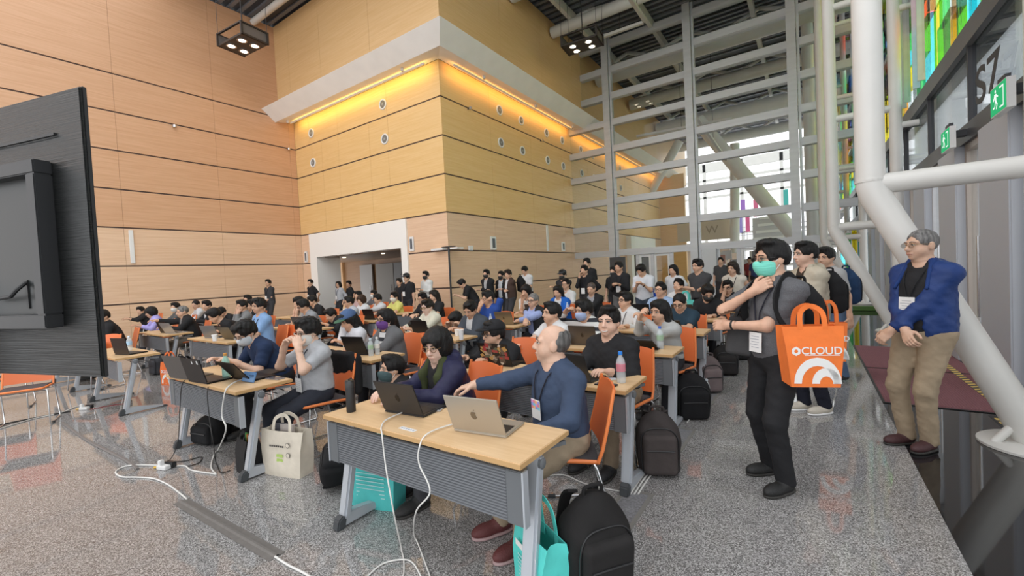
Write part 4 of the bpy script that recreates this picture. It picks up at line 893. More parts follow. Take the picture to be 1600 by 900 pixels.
if True:
    # ---- right-hand column, front row
    put(683, 541, 2.2, 'woman with black bob hair typing, navy jacket with green lining', lod='near', lean=14, rz=-.25, hp=9, hy=10, hands=((.13, -.43, .765), (-.10, -.44, .765)), hcurl=.55, shirt=BK, sleeve='none', jacket=(.022, .022, .06), hood=(.05, .06, .025), jopen=.075, hair='bob', glasses='gold', skin=(.70, .47, .37), w=.95, pants=CH)
    put(862, 538, 2.28, 'balding man in slate blue sweater with lanyard and colourful badge', lod='near', lean=2, rz=-.42, crz=-1.0, turn=0, hp=-6, hy=-52, hands=((.14, -.28, .64), (-.46, -.34, .80)), elbow={0: V3(.9, .3, -.6), 1: V3(-.5, .3, -.9)}, shirt=(.045, .066, .115), sleeve='long', hair='bald', hairc=(.13, .125, .12), badge=dict(drop=-.07, cols=True, size=(.085, .115)), pants=(.33, .26, .18), shoes=(.12, .03, .03), w=1.08, skin=(.64, .41, .30))
    # second row
    put(772, 538, 3.30, 'person in black cap with glasses behind sticker-covered laptop', lean=22, hp=0, hy=-35, bend=10, seat=.45, smin=.7, shirt=BK, sleeve='long', hair='short', cap=(BK, BK), glasses=True, w=1.05)
    put(951, 503, 3.28, 'smiling young man in black sweatshirt', lod='near', lean=8, turn=-8, hp=-2, hy=-4, hands=((.14, -.34, .76), (-.14, -.36, .76)), shirt=BK, sleeve='long', hair='part', smile=True, skin=(.68, .43, .32), pants=(.25, .19, .13), shoes=BK, w=1.1)
    # third row
    put(862, 493, 4.2, 'young man in white tee with wristwatch looking left', lean=8, turn=-15, hp=-4, hy=-30, hands=((.12, -.36, .76), (-.20, -.38, .76)), shirt=(.62, .62, .62), hair='short', watch=1, skin=SK1, w=1.05)
    put(912, 490, 4.72, 'man in striped sweater with pale blue mask', lean=14, hp=8, hy=-38, shirt=(.68, .68, .66), kind='stripe', sleeve='long', hair='messy', mask=(.38, .48, .72), hands=((.12, -.36, .76), (-.22, -.20, 1.02)))
    put(1031, 492, 4.58, 'long-haired woman in pale grey hoodie with hands clasped', lean=10, turn=-18, hp=4, hy=-22, hands=((-.10, -.30, .98), (-.15, -.31, 1.0)), hpalm=((-1, 0, 0), (1, 0, 0)), hcurl=1.0, elbow=(.6, -.5, -.8), shirt=(.42, .42, .41), sleeve='long', hair='long', skin=SK1, w=.92)
    # fourth row
    put(977, 470, 5.85, 'young man in white overshirt with glasses and lanyard', lean=6, turn=-16, hp=-4, hy=-30, shirt=(.6, .6, .6), sleeve='long', hair='short', glasses=True, hands=low, badge=dict(drop=-.2))
    put(1062, 473, 5.85, 'man in dark teal polo with glasses looking down', lean=12, hp=22, hy=-15, shirt=(.025, .05, .075), hair='buzz', glasses=True, hands=((.05, -.40, .76), (-.15, -.40, .76)))
    # fifth row
    put(1032, 453, 7.15, 'man in light blue shirt with glasses', lod='far', lean=5, hp=-4, hy=-20, shirt=(.32, .43, .62), hair='part', glasses=True, w=1.05)
    put(1060, 446, 8.3, 'young man in white polo gazing left', lod='far', lean=5, hp=-6, hy=-28, shirt=(.62, .62, .62), hair='part', seat=.47)
    put(1106, 458, 7.15, 'person in black hoodie bent over a laptop', lean=18, hp=32, hy=10, shirt=BK, sleeve='long', hair='messy', hood=True, mask=(.03, .03, .03), watch=0)
    put(1137, 449, 8.45, 'man in black tee with glasses, hand on chin', lean=12, hp=10, hy=-10, shirt=BK, hair='short', glasses=True, hands=((.1, -.36, .76), (-.02, -.26, 1.0)), w=1.1)
    # ---- second column, front row
    put(384, 520, 2.10, 'man in navy tee with white mask bent over his laptop', lod='near', lean=20, bend=14, hp=32, hy=-2, hands=((.12, -.43, .77), (-.20, -.46, .77)), shirt=(.02, .036, .085), hair='messy', mask=(.62, .68, .74), glasses=True, skin=(.68, .43, .31), w=1.05, pants=BK)
    put(481, 519, 2.16, 'man in light grey tee adjusting his white mask with both hands', lod='near', lean=2, turn=4, hp=8, hy=-8, hands=((.115, -.17, .965), (-.115, -.20, .955)), hpalm=((-1, .4, 0), (1, .4, 0)), hcurl=.8, elbow=(.45, -.75, -.7), shirt=(.42, .43, .45), hair='messy', mask=(.72, .70, .66), glasses=True, badge=dict(drop=-.17), pants=(.03, .033, .045), skin=(.70, .46, .34))
    # second row
    put(545, 505, 3.32, 'woman in white shirt and blue-green cap, head on hand', lean=18, hp=20, hy=-12, hands=((.12, -.30, .76), (-.02, -.22, .97)), hpalm=((0, 0, -1), (.6, .6, .5)), shirt=(.62, .63, .67), sleeve='long', hair='long', cap=((.07, .12, .24), (.06, .13, .08)), w=.92, watch=1)
    put(603, 502, 3.34, 'woman in grey cardigan with purple mask and striped top', lean=6, hp=2, hy=-16, hands=((.0, -.36, .76), (-.2, -.36, .76)), shirt=(.6, .6, .6), kind='stripe', sleeve='none', jacket=(.13, .13, .135), jopen=.05, hair='pony', mask=(.14, .05, .24), glasses=True, w=.98, skin=SK2)
    # crouching man in the aisle
    put(612, 578, 2.55, 'man with dark green mask crouching behind the front table', lean=18, seat=.16, hp=-4, hy=-30, smin=.75, shirt=BK, hair='short', mask=(.045, .085, .09), chair_=False, feet=((.12, -.30, .085), (-.12, -.30, .085)), hands=((.2, -.28, .3), (-.2, -.28, .3)))
    # third row
    put(668, 480, 4.95, 'woman in cream jacket with glasses', lean=8, hp=12, hy=-15, shirt=(.62, .58, .48), sleeve='none', jacket=(.60, .57, .46), hair='part', hairc=(.02, .015, .012), glasses='gold', w=.95, skin=(.7, .48, .38))
    put(651, 512, 4.38, 'person with black hair low behind a dark laptop', lod='far', lean=26, bend=20, hp=30, seat=.36, smin=.7, shirt=BK, sleeve='long', hair='short', chair_=False)
    put(735, 484, 4.62, 'man in charcoal zip jacket looking down at his phone', lean=14, hp=26, hy=-6, hands=((.02, -.34, .78), (-.12, -.36, .78)), shirt=(.5, .5, .5), jacket=(.06, .07, .085), jopen=.03, hair='part', w=1.1, skin=SK2, pants=(.05, .05, .055))
    # fourth row
    put(762, 466, 5.92, 'man in blue tee with raised hand covering his face', lean=12, hp=10, hy=-25, hands=((.06, -.16, 1.1), (-.1, -.24, .95)), hpalm=((0, 1, 0), (0, 1, 0)), shirt=(.025, .07, .30), hair='messy', glasses=True, skin=SK2, lod='far')
    put(833, 470, 5.92, 'older man in dark vest and light blue shirt with glasses', lean=4, hp=0, hy=-14, hands=fold, shirt=(.30, .36, .60), sleeve='long', jacket=BK, vest=True, jopen=.05, hair='buzz', hairc=GRY, glasses=True)
    put(822, 455, 7.1, 'woman with short dark hair, hand on chin', lod='far', lean=10, hp=10, hands=((.1, -.36, .76), (0, -.24, .98)), shirt=(.6, .6, .58), hair='bob')
    # back rows, middle
    put(872, 456, 7.4, 'woman with long dark hair and blue jacket', lod='far', lean=10, hp=14, shirt=(.6, .6, .6), jacket=(.015, .11, .45), hair='long')
    put(884, 444, 8.4, 'man in white polo with glasses in the back rows', lod='far', lean=4, hp=2, shirt=(.62, .62, .62), hair='part', glasses=True)
    put(924, 451, 7.9, 'bald man in black jacket, arms folded on the table', lod='far', lean=8, hp=16, hy=-8, shirt=(.3, .3, .32), jacket=BK, hair='buzz', hairc=(.10, .08, .07), hands=fold)
    # ---- third column
    put(160, 495, 2.20, 'person in pink and black top beside the screen', lean=16, hp=14, hy=25, shirt=(.60, .20, .20), jacket=BK, hair='short', hands=low)
    put(335, 493, 3.20, 'person in black bent low over an open laptop', lod='far', lean=30, bend=18, hp=34, smin=.75, shirt=BK, sleeve='long', hair='messy', hands=low)
    put(404, 478, 3.42, 'man in light blue polo turned to his neighbour', lean=4, hp=6, hy=10, turn=6, shirt=(.22, .36, .60), hair='messy', badge=dict(drop=-.2), hands=((-.05, -.3, .85), (-.2, -.3, .80)), skin=SK2)
    put(378, 478, 4.15, 'man with raised hands at his mouth', lod='far', lean=10, hp=8, hands=((.05, -.2, .98), (-.05, -.2, .98)), shirt=(.2, .2, .2), sleeve='long', hair='short', skin=SK2)
    put(393, 477, 4.45, 'person in black jacket over white shirt', lod='far', lean=8, hp=6, shirt=W_, jacket=BK, hair='short')
    put(387, 468, 5.4, 'person with short black hair near the wood wall', lod='far', lean=6, hp=4, shirt=BK, hair='short')
    put(467, 474, 4.66, 'man in beige top with face hidden behind his hands', lod='far', lean=12, hp=14, shirt=(.35, .30, .24), hair='messy', hands=((.05, -.2, .98), (-.05, -.2, .98)))
    put(474, 478, 4.5, 'man in grey tee with glasses leaning forward', lean=24, hp=22, hy=-4, shirt=(.28, .29, .31), hair='messy', glasses=True, w=1.05)
    put(488, 470, 5.95, 'man in black tee leaning forward at the fourth row', lod='far', lean=26, hp=20, hy=-4, shirt=BK, hair='short', w=1.1)
    put(517, 492, 4.7, 'person with dark hair hunched behind a laptop', lod='far', lean=26, bend=14, hp=26, shirt=BK, sleeve='long', hair='short', smin=.7)
    put(545, 472, 5.85, 'man in pale grey shirt with glasses in the middle rows', lod='far', lean=8, hp=4, hy=-12, shirt=(.45, .47, .52), hair='short', glasses=True, skin=SK2)
    put(560, 462, 7.1, 'person with short hair in pink top', lod='far', lean=6, hp=8, shirt=(.5, .35, .34), hair='short')
    put(565, 472, 6.5, 'woman with brown bob hair in white top', lod='far', lean=8, hp=8, shirt=W_, sleeve='long', hair='bob', hairc=BRN)
    put(590, 471, 6.9, 'man in white shirt leaning on his elbows', lod='far', lean=12, hp=10, shirt=W_, sleeve='long', hair='messy', hands=fold)
    put(584, 460, 8.2, 'person with white mask in grey by the doorway', lod='far', lean=4, hp=2, shirt=(.1, .1, .11), hair='short', mask=(.7, .7, .68))
    put(616, 464, 6.9, 'person in yellow shirt with white mask', lod='far', lean=8, hp=4, shirt=(.62, .60, .18), hair='part', mask=(.72, .70, .64))
    put(660, 466, 6.6, 'person in black with glasses and short fringe', lod='far', lean=14, hp=12, shirt=BK, sleeve='long', hair='part', glasses=True)
    put(678, 462, 6.6, 'woman with long dark hair in black tee', lod='far', lean=6, hp=10, shirt=BK, hair='long', hairc=(.02, .014, .012))
    put(713, 500, 4.9, 'person bowed low with only black hair showing', lod='far', lean=34, bend=20, hp=40, smin=.6, seat=.4, shirt=CH, hair='messy', chair_=False)
    # ---- wall-side column
    put(236, 488, 3.40, 'woman in lavender blouse with dark bob hair', lean=16, hp=16, hy=4, shirt=(.38, .34, .68), sleeve='long', hair='bob', hands=low, w=.95, skin=SK2)
    put(220, 492, 4.2, 'person in black reaching over a table by the wall', lod='far', lean=24, hp=10, shirt=BK, sleeve='long', hair='short', smin=.7)
    put(285, 487, 3.42, 'grey-haired man in black jacket with arm outstretched', lean=14, hp=6, hy=4, shirt=(.2, .2, .2), jacket=BK, hair='buzz', hairc=GRY, hands=((.1, -.42, .78), (-.2, -.5, .92)), pants=(.2, .17, .14))
    put(274, 480, 4.2, 'person with white mask behind the grey-haired man', lod='far', lean=10, hp=6, shirt=(.1, .1, .1), hair='short', mask=(.7, .68, .64), sleeve='long')
    put(306, 476, 4.7, 'man in white shirt facing the wall side', lod='far', lean=12, hp=14, shirt=W_, sleeve='long', hair='buzz')
    put(323, 477, 4.5, 'man in black vest over white shirt', lod='far', lean=12, hp=12, shirt=W_, jacket=BK, hair='short')
    put(346, 488, 4.6, 'person slumped on a table with black hair', lod='far', lean=34, bend=16, hp=38, smin=.6, shirt=BK, sleeve='long', hair='short', seat=.4, chair_=False)
    # ================= standing people
    cl_h = ((-.02, -.20, .96), (.02, -.22, .95)); ph_h = ((.06, -.26, 1.16), (-.06, -.26, 1.16)); xa = ((-.14, -.20, 1.10), (.14, -.20, 1.08)); dn = ((.24, -.03, .80), (-.24, -.03, .80))
    def st(px, py, yh, label, **k):
        k.setdefault('lod', 'far'); k.setdefault('lean', 2); k.setdefault('hands', dn); return put(px, py, yh, label, sit=False, smin=.9, smax=1.12, shoes=k.pop('shoes', None), **k)
    st(419, 442, 7.6, 'person in dark grey dress shirt standing by the left wood wall', rz=.15, shirt=(.045, .045, .05), hair='short', hands=cl_h, pants=(.05, .05, .055), badge=BAD, skin=SK2)
    st(485, 442, 8.9, 'man in black polo standing by the white portal edge', shirt=BK, hair='short', hands=((.1, .16, .92), (-.1, .16, .92)), badge=BAD)
    st(529, 447, 9.6, 'curly-haired woman in pale grey top at the doorway', shirt=(.40, .41, .44), sleeve='long', hair='curly', badge=BAD, glasses=True)
    st(545, 444, 9.9, 'man in black shirt beside the curly-haired woman', shirt=BK, hair='short', skin=SK3, badge=BAD, rz=-.3)
    st(624, 441, 9.0, 'young man in black shirt behind the big black tee', shirt=BK, hair='short', skin=SK2)
    st(632, 430, 10.3, 'person in dark cap half hidden at the doorway', shirt=BK, hair='short', cap=(BK, BK))
    st(635, 434, 8.6, 'tall heavy man in black printed tee and cap', shirt=BK, hair='short', cap=(CH, CH), w=1.2, badge=dict(drop=-.12, size=(.1, .13)), hands=dn)
    st(665, 430, 9.1, 'man in white tee with black mask by the wood wall', shirt=(.64, .64, .62), sleeve='long', hair='short', mask=(.03, .03, .03), hands=ph_h)
    st(722, 444, 8.7, 'man in black polo bowing his head over a phone', lean=22, bend=14, hp=40, rz=-.7, hy=0, shirt=BK, hair='short', hands=((.04, -.45, 1.0), (-.10, -.45, 1.0)), badge=dict(drop=-.2, hang=True))
    st(760, 428, 9.6, 'young man in black blazer with mask and folded arms', shirt=(.4, .4, .4), sleeve='none', jacket=BK, jopen=.03, hair='part', mask=(.03, .03, .03), hands=xa)
    st(783, 430, 10.0, 'person with black mask behind the brown jacket', shirt=W_, jacket=BK, hair='part', mask=(.03, .03, .03))
    st(794, 429, 9.4, 'man in brown jacket with black backpack', rz=-.5, shirt=W_, sleeve='none', jacket=(.065, .04, .032), hair='short', hairc=(.03, .02, .015), hp=16, hands=xa, pants=CH)
    st(820, 423, 10.4, 'young man in white shirt reading his phone', rz=-.2, hp=30, shirt=(.64, .64, .65), hair='part', hands=ph_h, pants=BK)
    st(879, 431, 9.9, 'man in black cap and black mask', shirt=(.03, .03, .033), hair='short', cap=(CH, CH), mask=(.03, .03, .03), hands=xa)
    st(913, 422, 9.6, 'person in black jumper with white badge', shirt=BK, sleeve='long', hair='part', hands=((.1, .12, .95), (-.03, -.24, 1.35)), badge=dict(drop=-.16, size=(.1, .14)), rz=-.1)
    st(917, 411, 10.6, 'person with white headband behind the black jumper', shirt=BK, hair='messy', w=1.05)
    st(959, 424, 9.8, 'person with black mask behind the black shirt', shirt=BK, hair='short', mask=(.03, .03, .03))
    st(967, 418, 9.2, 'man in black shirt holding a phone with white badge', shirt=BK, sleeve='long', hair='short', hands=ph_h, badge=dict(drop=-.14, size=(.1, .13)), pants=(.13, .13, .13), skin=SK2)
    st(1002, 423, 8.9, 'man in white polo bent over his phone, blue bag beside him', hp=34, shirt=(.62, .64, .68), hair='messy', hands=ph_h, pants=(.05, .065, .09), watch=0)
    st(1052, 425, 9.9, 'woman with very long black hair in white top', shirt=W_, hair='long', rz=-.3)
    st(1090, 415, 8.3, 'young man in charcoal tee with crossed arms', lod='mid', shirt=(.055, .055, .058), hair='part', hands=xa, rz=-.35, hy=-12, pants=CH)
    st(1145, 423, 8.9, 'long-haired woman in cream sleeveless top with lanyard', lod='mid', shirt=(.60, .55, .47), sleeve='none', hair='long', hairc=(.03, .018, .014), hands=dn, pants=W_, badge=dict(drop=-.3), rz=-.2)
    # near standing men
    f0 = Vector((*flr(1215, 756), 0))
    A = put(1205, 404, f0.y, 'man with mint mask and glasses, hand on chin, grey polo', sit=False, lod='near', rz=-.72, lean=-3, hy=-12, hp=2, hands=((-.17, -.21, 1.09), (-.03, -.135, 1.325)), hpalm=((0, .8, -.3), (.3, .8, .3)), hcurl=(.7, 1.2), elbow={0: V3(.8, -.1, -.8), 1: V3(-.7, -.55, -.6)}, shirt=(.125, .125, .135), kind='heather', pants=BK, hair='part', mask=(.20, .72, .58), glasses=True, badge=dict(drop=-.22, size=(.1, .13)), shoes=(.015, .015, .015), smin=.9, smax=1.15, feet_px=((1229, 768), (1206, 738)), watch=0, skin=(.66, .40, .28))
    f1 = Vector((*flr(1285, 640), 0))
    B = put(1258, 398, f1.y, 'tall man in beige windbreaker with hidden hands', sit=False, lod='near', rz=-.95, lean=0, hy=-4, hp=2, hands=((-.02, -.24, 1.05), (.0, -.26, 1.07)), shirt=(.05, .035, .025), sleeve='none', jacket=(.47, .42, .33), jopen=.05, hood=True, feet_px=((1291, 646), (1258, 640)), hair='part', pants=(.012, .013, .022), shoes=(.55, .50, .42), smin=.9, smax=1.15, skin=(.68, .44, .33))
    C_ = put(1290, 403, 6.6, 'man with navy backpack behind the beige windbreaker', sit=False, lod='mid', rz=-.9, shirt=(.4, .4, .4), hair='short', pants=(.10, .16, .26), shoes=BK, smin=.9, smax=1.15, hands=dn)
    f2 = Vector((*flr(1432, 699), 0))
    D_ = put(1439, 384, f2.y, 'grey-haired man in open blue jacket and khaki trousers, hands clasped', sit=False, lod='near', rz=-.78, lean=-3, hy=-14, hp=0, hands=((-.06, -.235, .93), (.04, -.225, .95)), hpalm=((0, 1, -.2), (0, 1, -.2)), hcurl=.9, elbow=(.8, .5, -.4), shirt=BK, sleeve='none', jacket=(.016, .042, .16), jopen=.09, hood=True, feet_px=((1453, 703), (1418, 692)), hair='buzz', hairc=(.20, .195, .19), glasses='gold', badge=dict(drop=-.12, size=(.11, .14)), lany=BK, pants=(.36, .28, .19), shoes=(.06, .022, .024), w=1.08, smin=.9, smax=1.15, skin=(.60, .38, .27))
# ================================================================== PROPS
def on_tab(px, py, z=TZT): p = on_z(px, py, z); return (p.x, p.y, z+.0005)
# ---- big display seen from behind
tvx = Vector((-2.83+2.315, .315-.475, 0)).normalized(); a_tv = math.atan2(-tvx.y, -tvx.x)
tv = empty('display_screen', (-2.335, .468, 0), math.atan2(.16, .515)); tag(tv, 'large flat display screen seen from behind at the left edge', 'screen')
M_tv = mat('tv_back', (.011, .012, .012), .33, metal=.2, bump=.35, bscale=6, bvec=(.4, 1, 26)); M_tvf = mat('tv_frame', (.03, .031, .033), .4, metal=.3)
TWd, z0t, z1t = 1.93, 1.195, 2.345
MB().span((-TWd, 0, z0t), (0, .018, z1t)).build('back_cover', M_tv, tv, bev=.004); MB().span((-TWd-.003, .008, z0t-.003), (.003, .024, z1t+.003)).build('bezel', M_tvf, tv, bev=.003)
MB().span((-TWd+.02, .024, z0t+.02), (-.02, .027, z1t-.02)).build('glass_front', mat('tv_glass', (.01, .012, .016), .08), tv)
fr = MB()
for a, b in (((-1.5, -.06, 1.40), (-.20, 0, 1.455)), ((-1.5, -.06, 2.02), (-.20, 0, 2.075)), ((-.255, -.06, 1.455), (-.20, 0, 2.02)), ((-1.5, -.06, 1.455), (-1.445, 0, 2.02))): fr.span(a, b)
fr.build('housing_frame', M_tvf, tv, bev=.004); MB().span((-1.445, -.015, 1.455), (-.255, 0, 2.02)).build('recess', mat('tv_recess', (.012, .014, .014), .4), tv)
MB().span((-1.6, -.008, 2.175), (-.16, 0, 2.185)).build('vent_slot', M_black_plastic, tv); MB().span((-.4, -.02, 1.48), (-.385, -.0, 1.6)).build('socket', M_black_plastic, tv)
MB().tube([(-.392, -.02, 1.59), (-.392, -.05, 1.56), (-.41, -.06, 1.535), (-.5, -.07, 1.525), (-.62, -.05, 1.52)], .008, 8).build('power_lead', M_black_plastic, tv); MB().tube([(-.47, -.072, 1.527), (-.56, -.07, 1.522)], .007, 8).build('plug', M_white_plastic, tv)
MB().span((-1.05, -.1, .05), (-.88, -.03, 1.6)).build('stand_post', M_tvf, tv); MB().span((-1.75, -.12, .02), (-1.7, .35, .06)).span((-1.75, -.1, .03), (-.88, -.04, .08)).span((-1.2, -.12, .02), (-1.15, .0, .06)).build('stand_base', M_tvf, tv)
# ---- laptops on the tables (lid outside towards the front)
LAP = [((650, 640), 5, (.055, .055, .058), 'dark grey laptop with fruit logo before the black-haired woman', 112, 'fruit'), ((765, 668), 8, (.50, .47, .41), 'pale gold laptop with fruit logo before the balding man', 112, 'fruit'),
       ((330, 594), 6, (.02, .02, .022), 'black laptop with two small stickers on the front left table', 104, 'badge'), ((300, 588), 8, (.13, .125, .12), 'dark silver laptop at the left end of the front left table', 105, None), ((398, 590), 2, (.015, .015, .017), 'slim black laptop beside the blue phone', 128, None)]
for (px, py), rz, c, nm, an_, lg in LAP:
    p = on_tab(px, py); laptop(p, math.radians(rz), c, nm, an_, logo=lg)
def lap_at(x, y, rz, c, nm, ang=108, logo=None): laptop((x, y, TZT+.0005), math.radians(rz), c, nm, ang, logo=logo)
_p = on_tab(788, 568); lap_at(_p[0], _p[1]+.0, 2, (.03, .028, .027), 'laptop covered in dark stickers on the second row', 112, 'stickers'); _p = on_tab(908, 590); lap_at(_p[0], _p[1], -8, (.07, .068, .065), 'dark grey laptop with round gold sticker', 112, 'gold')
lap_at(-1.98, 4.28, 0, (.13, .11, .09), 'brown-grey laptop on the third row before the striped sweater', 108, 'fruit'); lap_at(-1.35, 4.26, 0, (.03, .03, .03), 'flat dark laptop before the grey hoodie', 150)
lap_at(-1.42, 5.56, 0, (.06, .06, .06), 'dark laptop before the teal polo', 140); lap_at(-1.55, 6.86, -4, (.12, .10, .08), 'bronze laptop before the black hoodie', 108, 'fruit'); lap_at(-2.2, 6.86, 0, (.02, .02, .02), 'black laptop before the blue shirt', 105)
p = on_tab(560, 546); lap_at(-4.08, 2.97, 10, (.015, .015, .017), 'black laptop beside two small bottles', 112)
lap_at(-4.42, 4.26, 0, (.02, .02, .022), 'dark laptop hiding the crouched black-haired person', 105); lap_at(-3.93, 5.56, 6, (.28, .23, .15), 'gold-brown laptop before the older man in the vest', 112, 'fruit')
lap_at(-7.35, 5.62, 4, (.02, .02, .022), 'black laptop open on the fourth row of the third column', 105); lap_at(-7.95, 3.02, 18, (.25, .25, .25), 'silver laptop on the second row of the third column', 112); lap_at(-7.35, 3.05, 8, (.16, .14, .10), 'tablet-like laptop next to the white cup', 118)
lap_at(-10.05, 3.04, 8, (.02, .02, .022), 'black laptop before the lavender blouse', 108); lap_at(-9.75, 3.03, 12, (.45, .45, .45), 'light silver laptop at the end of the wall-side table', 118); lap_at(-7.35, 1.78, 14, (.03, .025, .025), 'dark brown laptop beside the display screen', 100)
lap_at(-4.2, 6.86, 0, (.12, .09, .07), 'brown laptop on the fifth row of the second column', 108); lap_at(-1.5, 8.12, 0, (.02, .02, .02), 'black laptop on the back row', 105)
lap_at(-7.6, 4.3, 8, (.2, .2, .2), 'grey laptop on the third row of the third column', 110)
# ---- small things on the tables
bottle(on_tab(971, 598), 'water bottle with blue cap and red label on the second row', (.02, .22, .75), (.62, .22, .28)); bottle(on_tab(1032, 545), 'water bottle with blue cap before the grey hoodie', (.05, .15, .6), (.35, .5, .35))
bottle(on_tab(580, 556), 'small water bottle with blue label', (.6, .75, .85), (.15, .35, .7), h=.19, r=.028); bottle(on_tab(590, 554), 'small water bottle with white label', (.75, .75, .75), (.7, .7, .68), h=.19, r=.028)
bottle(on_tab(354, 590), 'pale green drink bottle with orange cap', (.75, .35, .08), (.30, .55, .45), full=mat('green_drink', (.36, .60, .50), .3)); bottle(on_tab(767, 507), 'clear water bottle beside the gold-brown laptop', (.5, .65, .8), (.5, .6, .75), h=.17, r=.026)
bottle(on_tab(887, 489), 'clear bottle before the blue jacket', (.6, .7, .8), (.4, .5, .8), h=.2); bottle((-7.75, 1.86, TZT+.0005), 'clear bottle behind the dark brown laptop', (.7, .8, .9), (.4, .6, .8), h=.2)
cup(on_tab(721, 531), 'tall white paper cup before the charcoal zip jacket', .12, .035); cup(on_tab(336, 533), 'white paper cup on the corner of the second row table', .09, .04); cup((-7.15, 4.1, TZT+.0005), 'white paper cup in front of the grey tee', .1, .04); cup(on_tab(1083, 510), 'white and green iced drink cup before the teal polo', .09, .036); cup(on_tab(714, 525), 'short white cup behind the tall cup', .08, .032)
# vacuum flask
e = empty('flask', on_tab(549, 643)); tag(e, 'black vacuum flask on the front table', 'flask'); MB().lathe([(.027, 0), (.028, .004), (.028, .15), (.026, .155)], n=20).build('body', M_black_plastic, e, smooth=40); MB().lathe([(.0285, .152), (.0285, .19), (.024, .197), (.006, .198)], n=20).build('lid', mat('flask_lid', (.03, .03, .03), .35), e, smooth=40); MB().tube([(.026, 0, .185), (.036, 0, .2), (.02, 0, .21), (-.01, 0, .2)], .004, 6).build('carry_loop', M_black_plastic, e)
def phone(p, rz, col, label, W=.072, L=.15, tilt=0):
    e = empty('phone', p, rz); tag(e, label, 'phone'); R_ = Matrix.Rotation(tilt, 3, 'X'); MB().box(R_ @ Vector((0, 0, .005)) if tilt == 0 else (0, 0, W/2*math.sin(tilt)+.004), (L, W, .009), R_).build('body', mat('phone_%d' % int(sum(col)*500), col, .35), e, bev=.003)
    if tilt == 0: MB().box((0, 0, .0098), (L*.95, W*.93, .0006)).build('glass', mat('phone_glass', (.1, .1, .11), .1), e)
    else: MB().box((L*.3, -.006*math.sin(tilt), W/2*math.sin(tilt)+.02), (.035, .004, .03), R_).build('camera_bump', mat('phone_cam', (.03, .05, .1), .2), e)
    return e
phone(on_tab(672, 641), .5, (.5, .5, .5), 'silver phone between the two front laptops'); phone(on_tab(390, 597), .12, (.10, .22, .42), 'blue phone standing upright on the front left table', .085, .17, math.radians(70)); phone(on_tab(430, 592), .2, (.35, .33, .32), 'grey phone at the end of the front left table', .075, .16)
phone(on_tab(947, 602), -.1, (.015, .015, .015), 'black phone beside the water bottle on the second row')
o = MB().box((0, 0, .001), (.12, .03, .0012)).build('paper_slip', M_white_plastic, None, on_tab(637, 671), -.03); tag(o, 'white paper slip lying on the front table', 'paper')
for k in range(6): MB().box((-.045+.018*k, 0, .0019), (.012, .012, .0004)).build('print_mark', mat('print_grey', (.35, .37, .42), .5), o)
e = empty('adapter', on_tab(717, 648)); tag(e, 'small black and white cable adapter beside the gold laptop', 'adapter'); MB().box((0, 0, .012), (.022, .05, .02)).build('body', M_black_plastic, e, bev=.003); MB().box((.03, -.03, .007), (.05, .02, .012)).build('plug', M_white_plastic, e, bev=.003)
e = empty('mouse', on_tab(748, 571)); tag(e, 'red computer mouse on the second row table', 'mouse'); link('shell', np_mesh('shell', [surf([p_ell((0, 0, .012), (.036, .055, .028), None, .01), p_half((0, 0, -1), -.001, .003)], .004)], mat('red_plastic', (.55, .02, .03), .3)), e); MB().box((0, -.03, .037), (.006, .015, .006)).build('wheel', M_black_plastic, e)
e = empty('leaflet', on_tab(936, 592)); tag(e, 'blue and green leaflets fanned beside the gold-sticker laptop', 'leaflet')
for k, c in enumerate(((.12, .45, .62), (.5, .65, .35), (.7, .75, .8))): MB().box((.02*k, .01*k, .001+.001*k), (.15, .1, .001), Matrix.Rotation(.25*k, 3, 'Z')).build('sheet', mat('sheet_%d' % k, c, .5), e)
e = empty('tablet', on_tab(420, 582)); tag(e, 'flat black tablet and keyboard before the grey tee', 'tablet'); MB().box((0, 0, .006), (.26, .17, .01), Matrix.Rotation(.15, 3, 'Z')).build('body', M_black_plastic, e, bev=.003)
# ---- cables
M_wc = mat('white_cable', (.72, .71, .68), .45); M_bc = mat('black_cable', (.012, .012, .012), .5)
def smooth_pts(pts, n=8):
    P = [Vector(p) for p in pts]; P = [P[0]]+P+[P[-1]]; out = []
    for i in range(1, len(P)-2):
        for k in range(n):
            t = k/n; a, b, c, d = P[i-1:i+3]; out.append(.5*((2*b)+(c-a)*t+(2*a-5*b+4*c-d)*t*t+(-a+3*b-3*c+d)*t**3))
    return out+[P[-2]]
def cable(label, pts, r=.004, m_=None, cat='cable'):
    o = MB().tube([(v.x, v.y, max(v.z, r*1.05)) for v in smooth_pts(pts)], r, 6).build('cable', m_ or M_wc, None, smooth=70); tag(o, label, cat); return o
F3 = lambda px, py, z=.006: tuple(on_z(px, py, z))
yf = 1.455
C3 = lambda px, py, y=yf: tuple(on_y(px, py, y))
cable('white charging cable hanging from the dark grey laptop', [F3(638, 641, .73), F3(605, 655, .732), F3(596, 667, .73), C3(597, 680), C3(603, 730, 1.45), C3(615, 800, 1.44), F3(628, 862), F3(630, 900), F3(600, 960)], .0042)
cable('white charging cable hanging from the pale gold laptop', [F3(722, 659, .728), F3(690, 668, .731), F3(665, 680, .73), C3(655, 700), C3(655, 725), C3(672, 768, 1.44), C3(650, 800, 1.43), F3(648, 840), F3(670, 895), F3(690, 960)], .0042)
cable('white cable looping on the floor at the picture bottom', [F3(570, 905), F3(600, 880), F3(640, 876), F3(660, 905)], .0045)
cable('thick white cable from the front left laptop to the floor', [F3(402, 590, .73), F3(375, 594, .735), F3(356, 605, .735), C3(350, 620), C3(347, 650), C3(353, 672, 1.43), F3(340, 705), F3(330, 728), F3(338, 741)], .006)
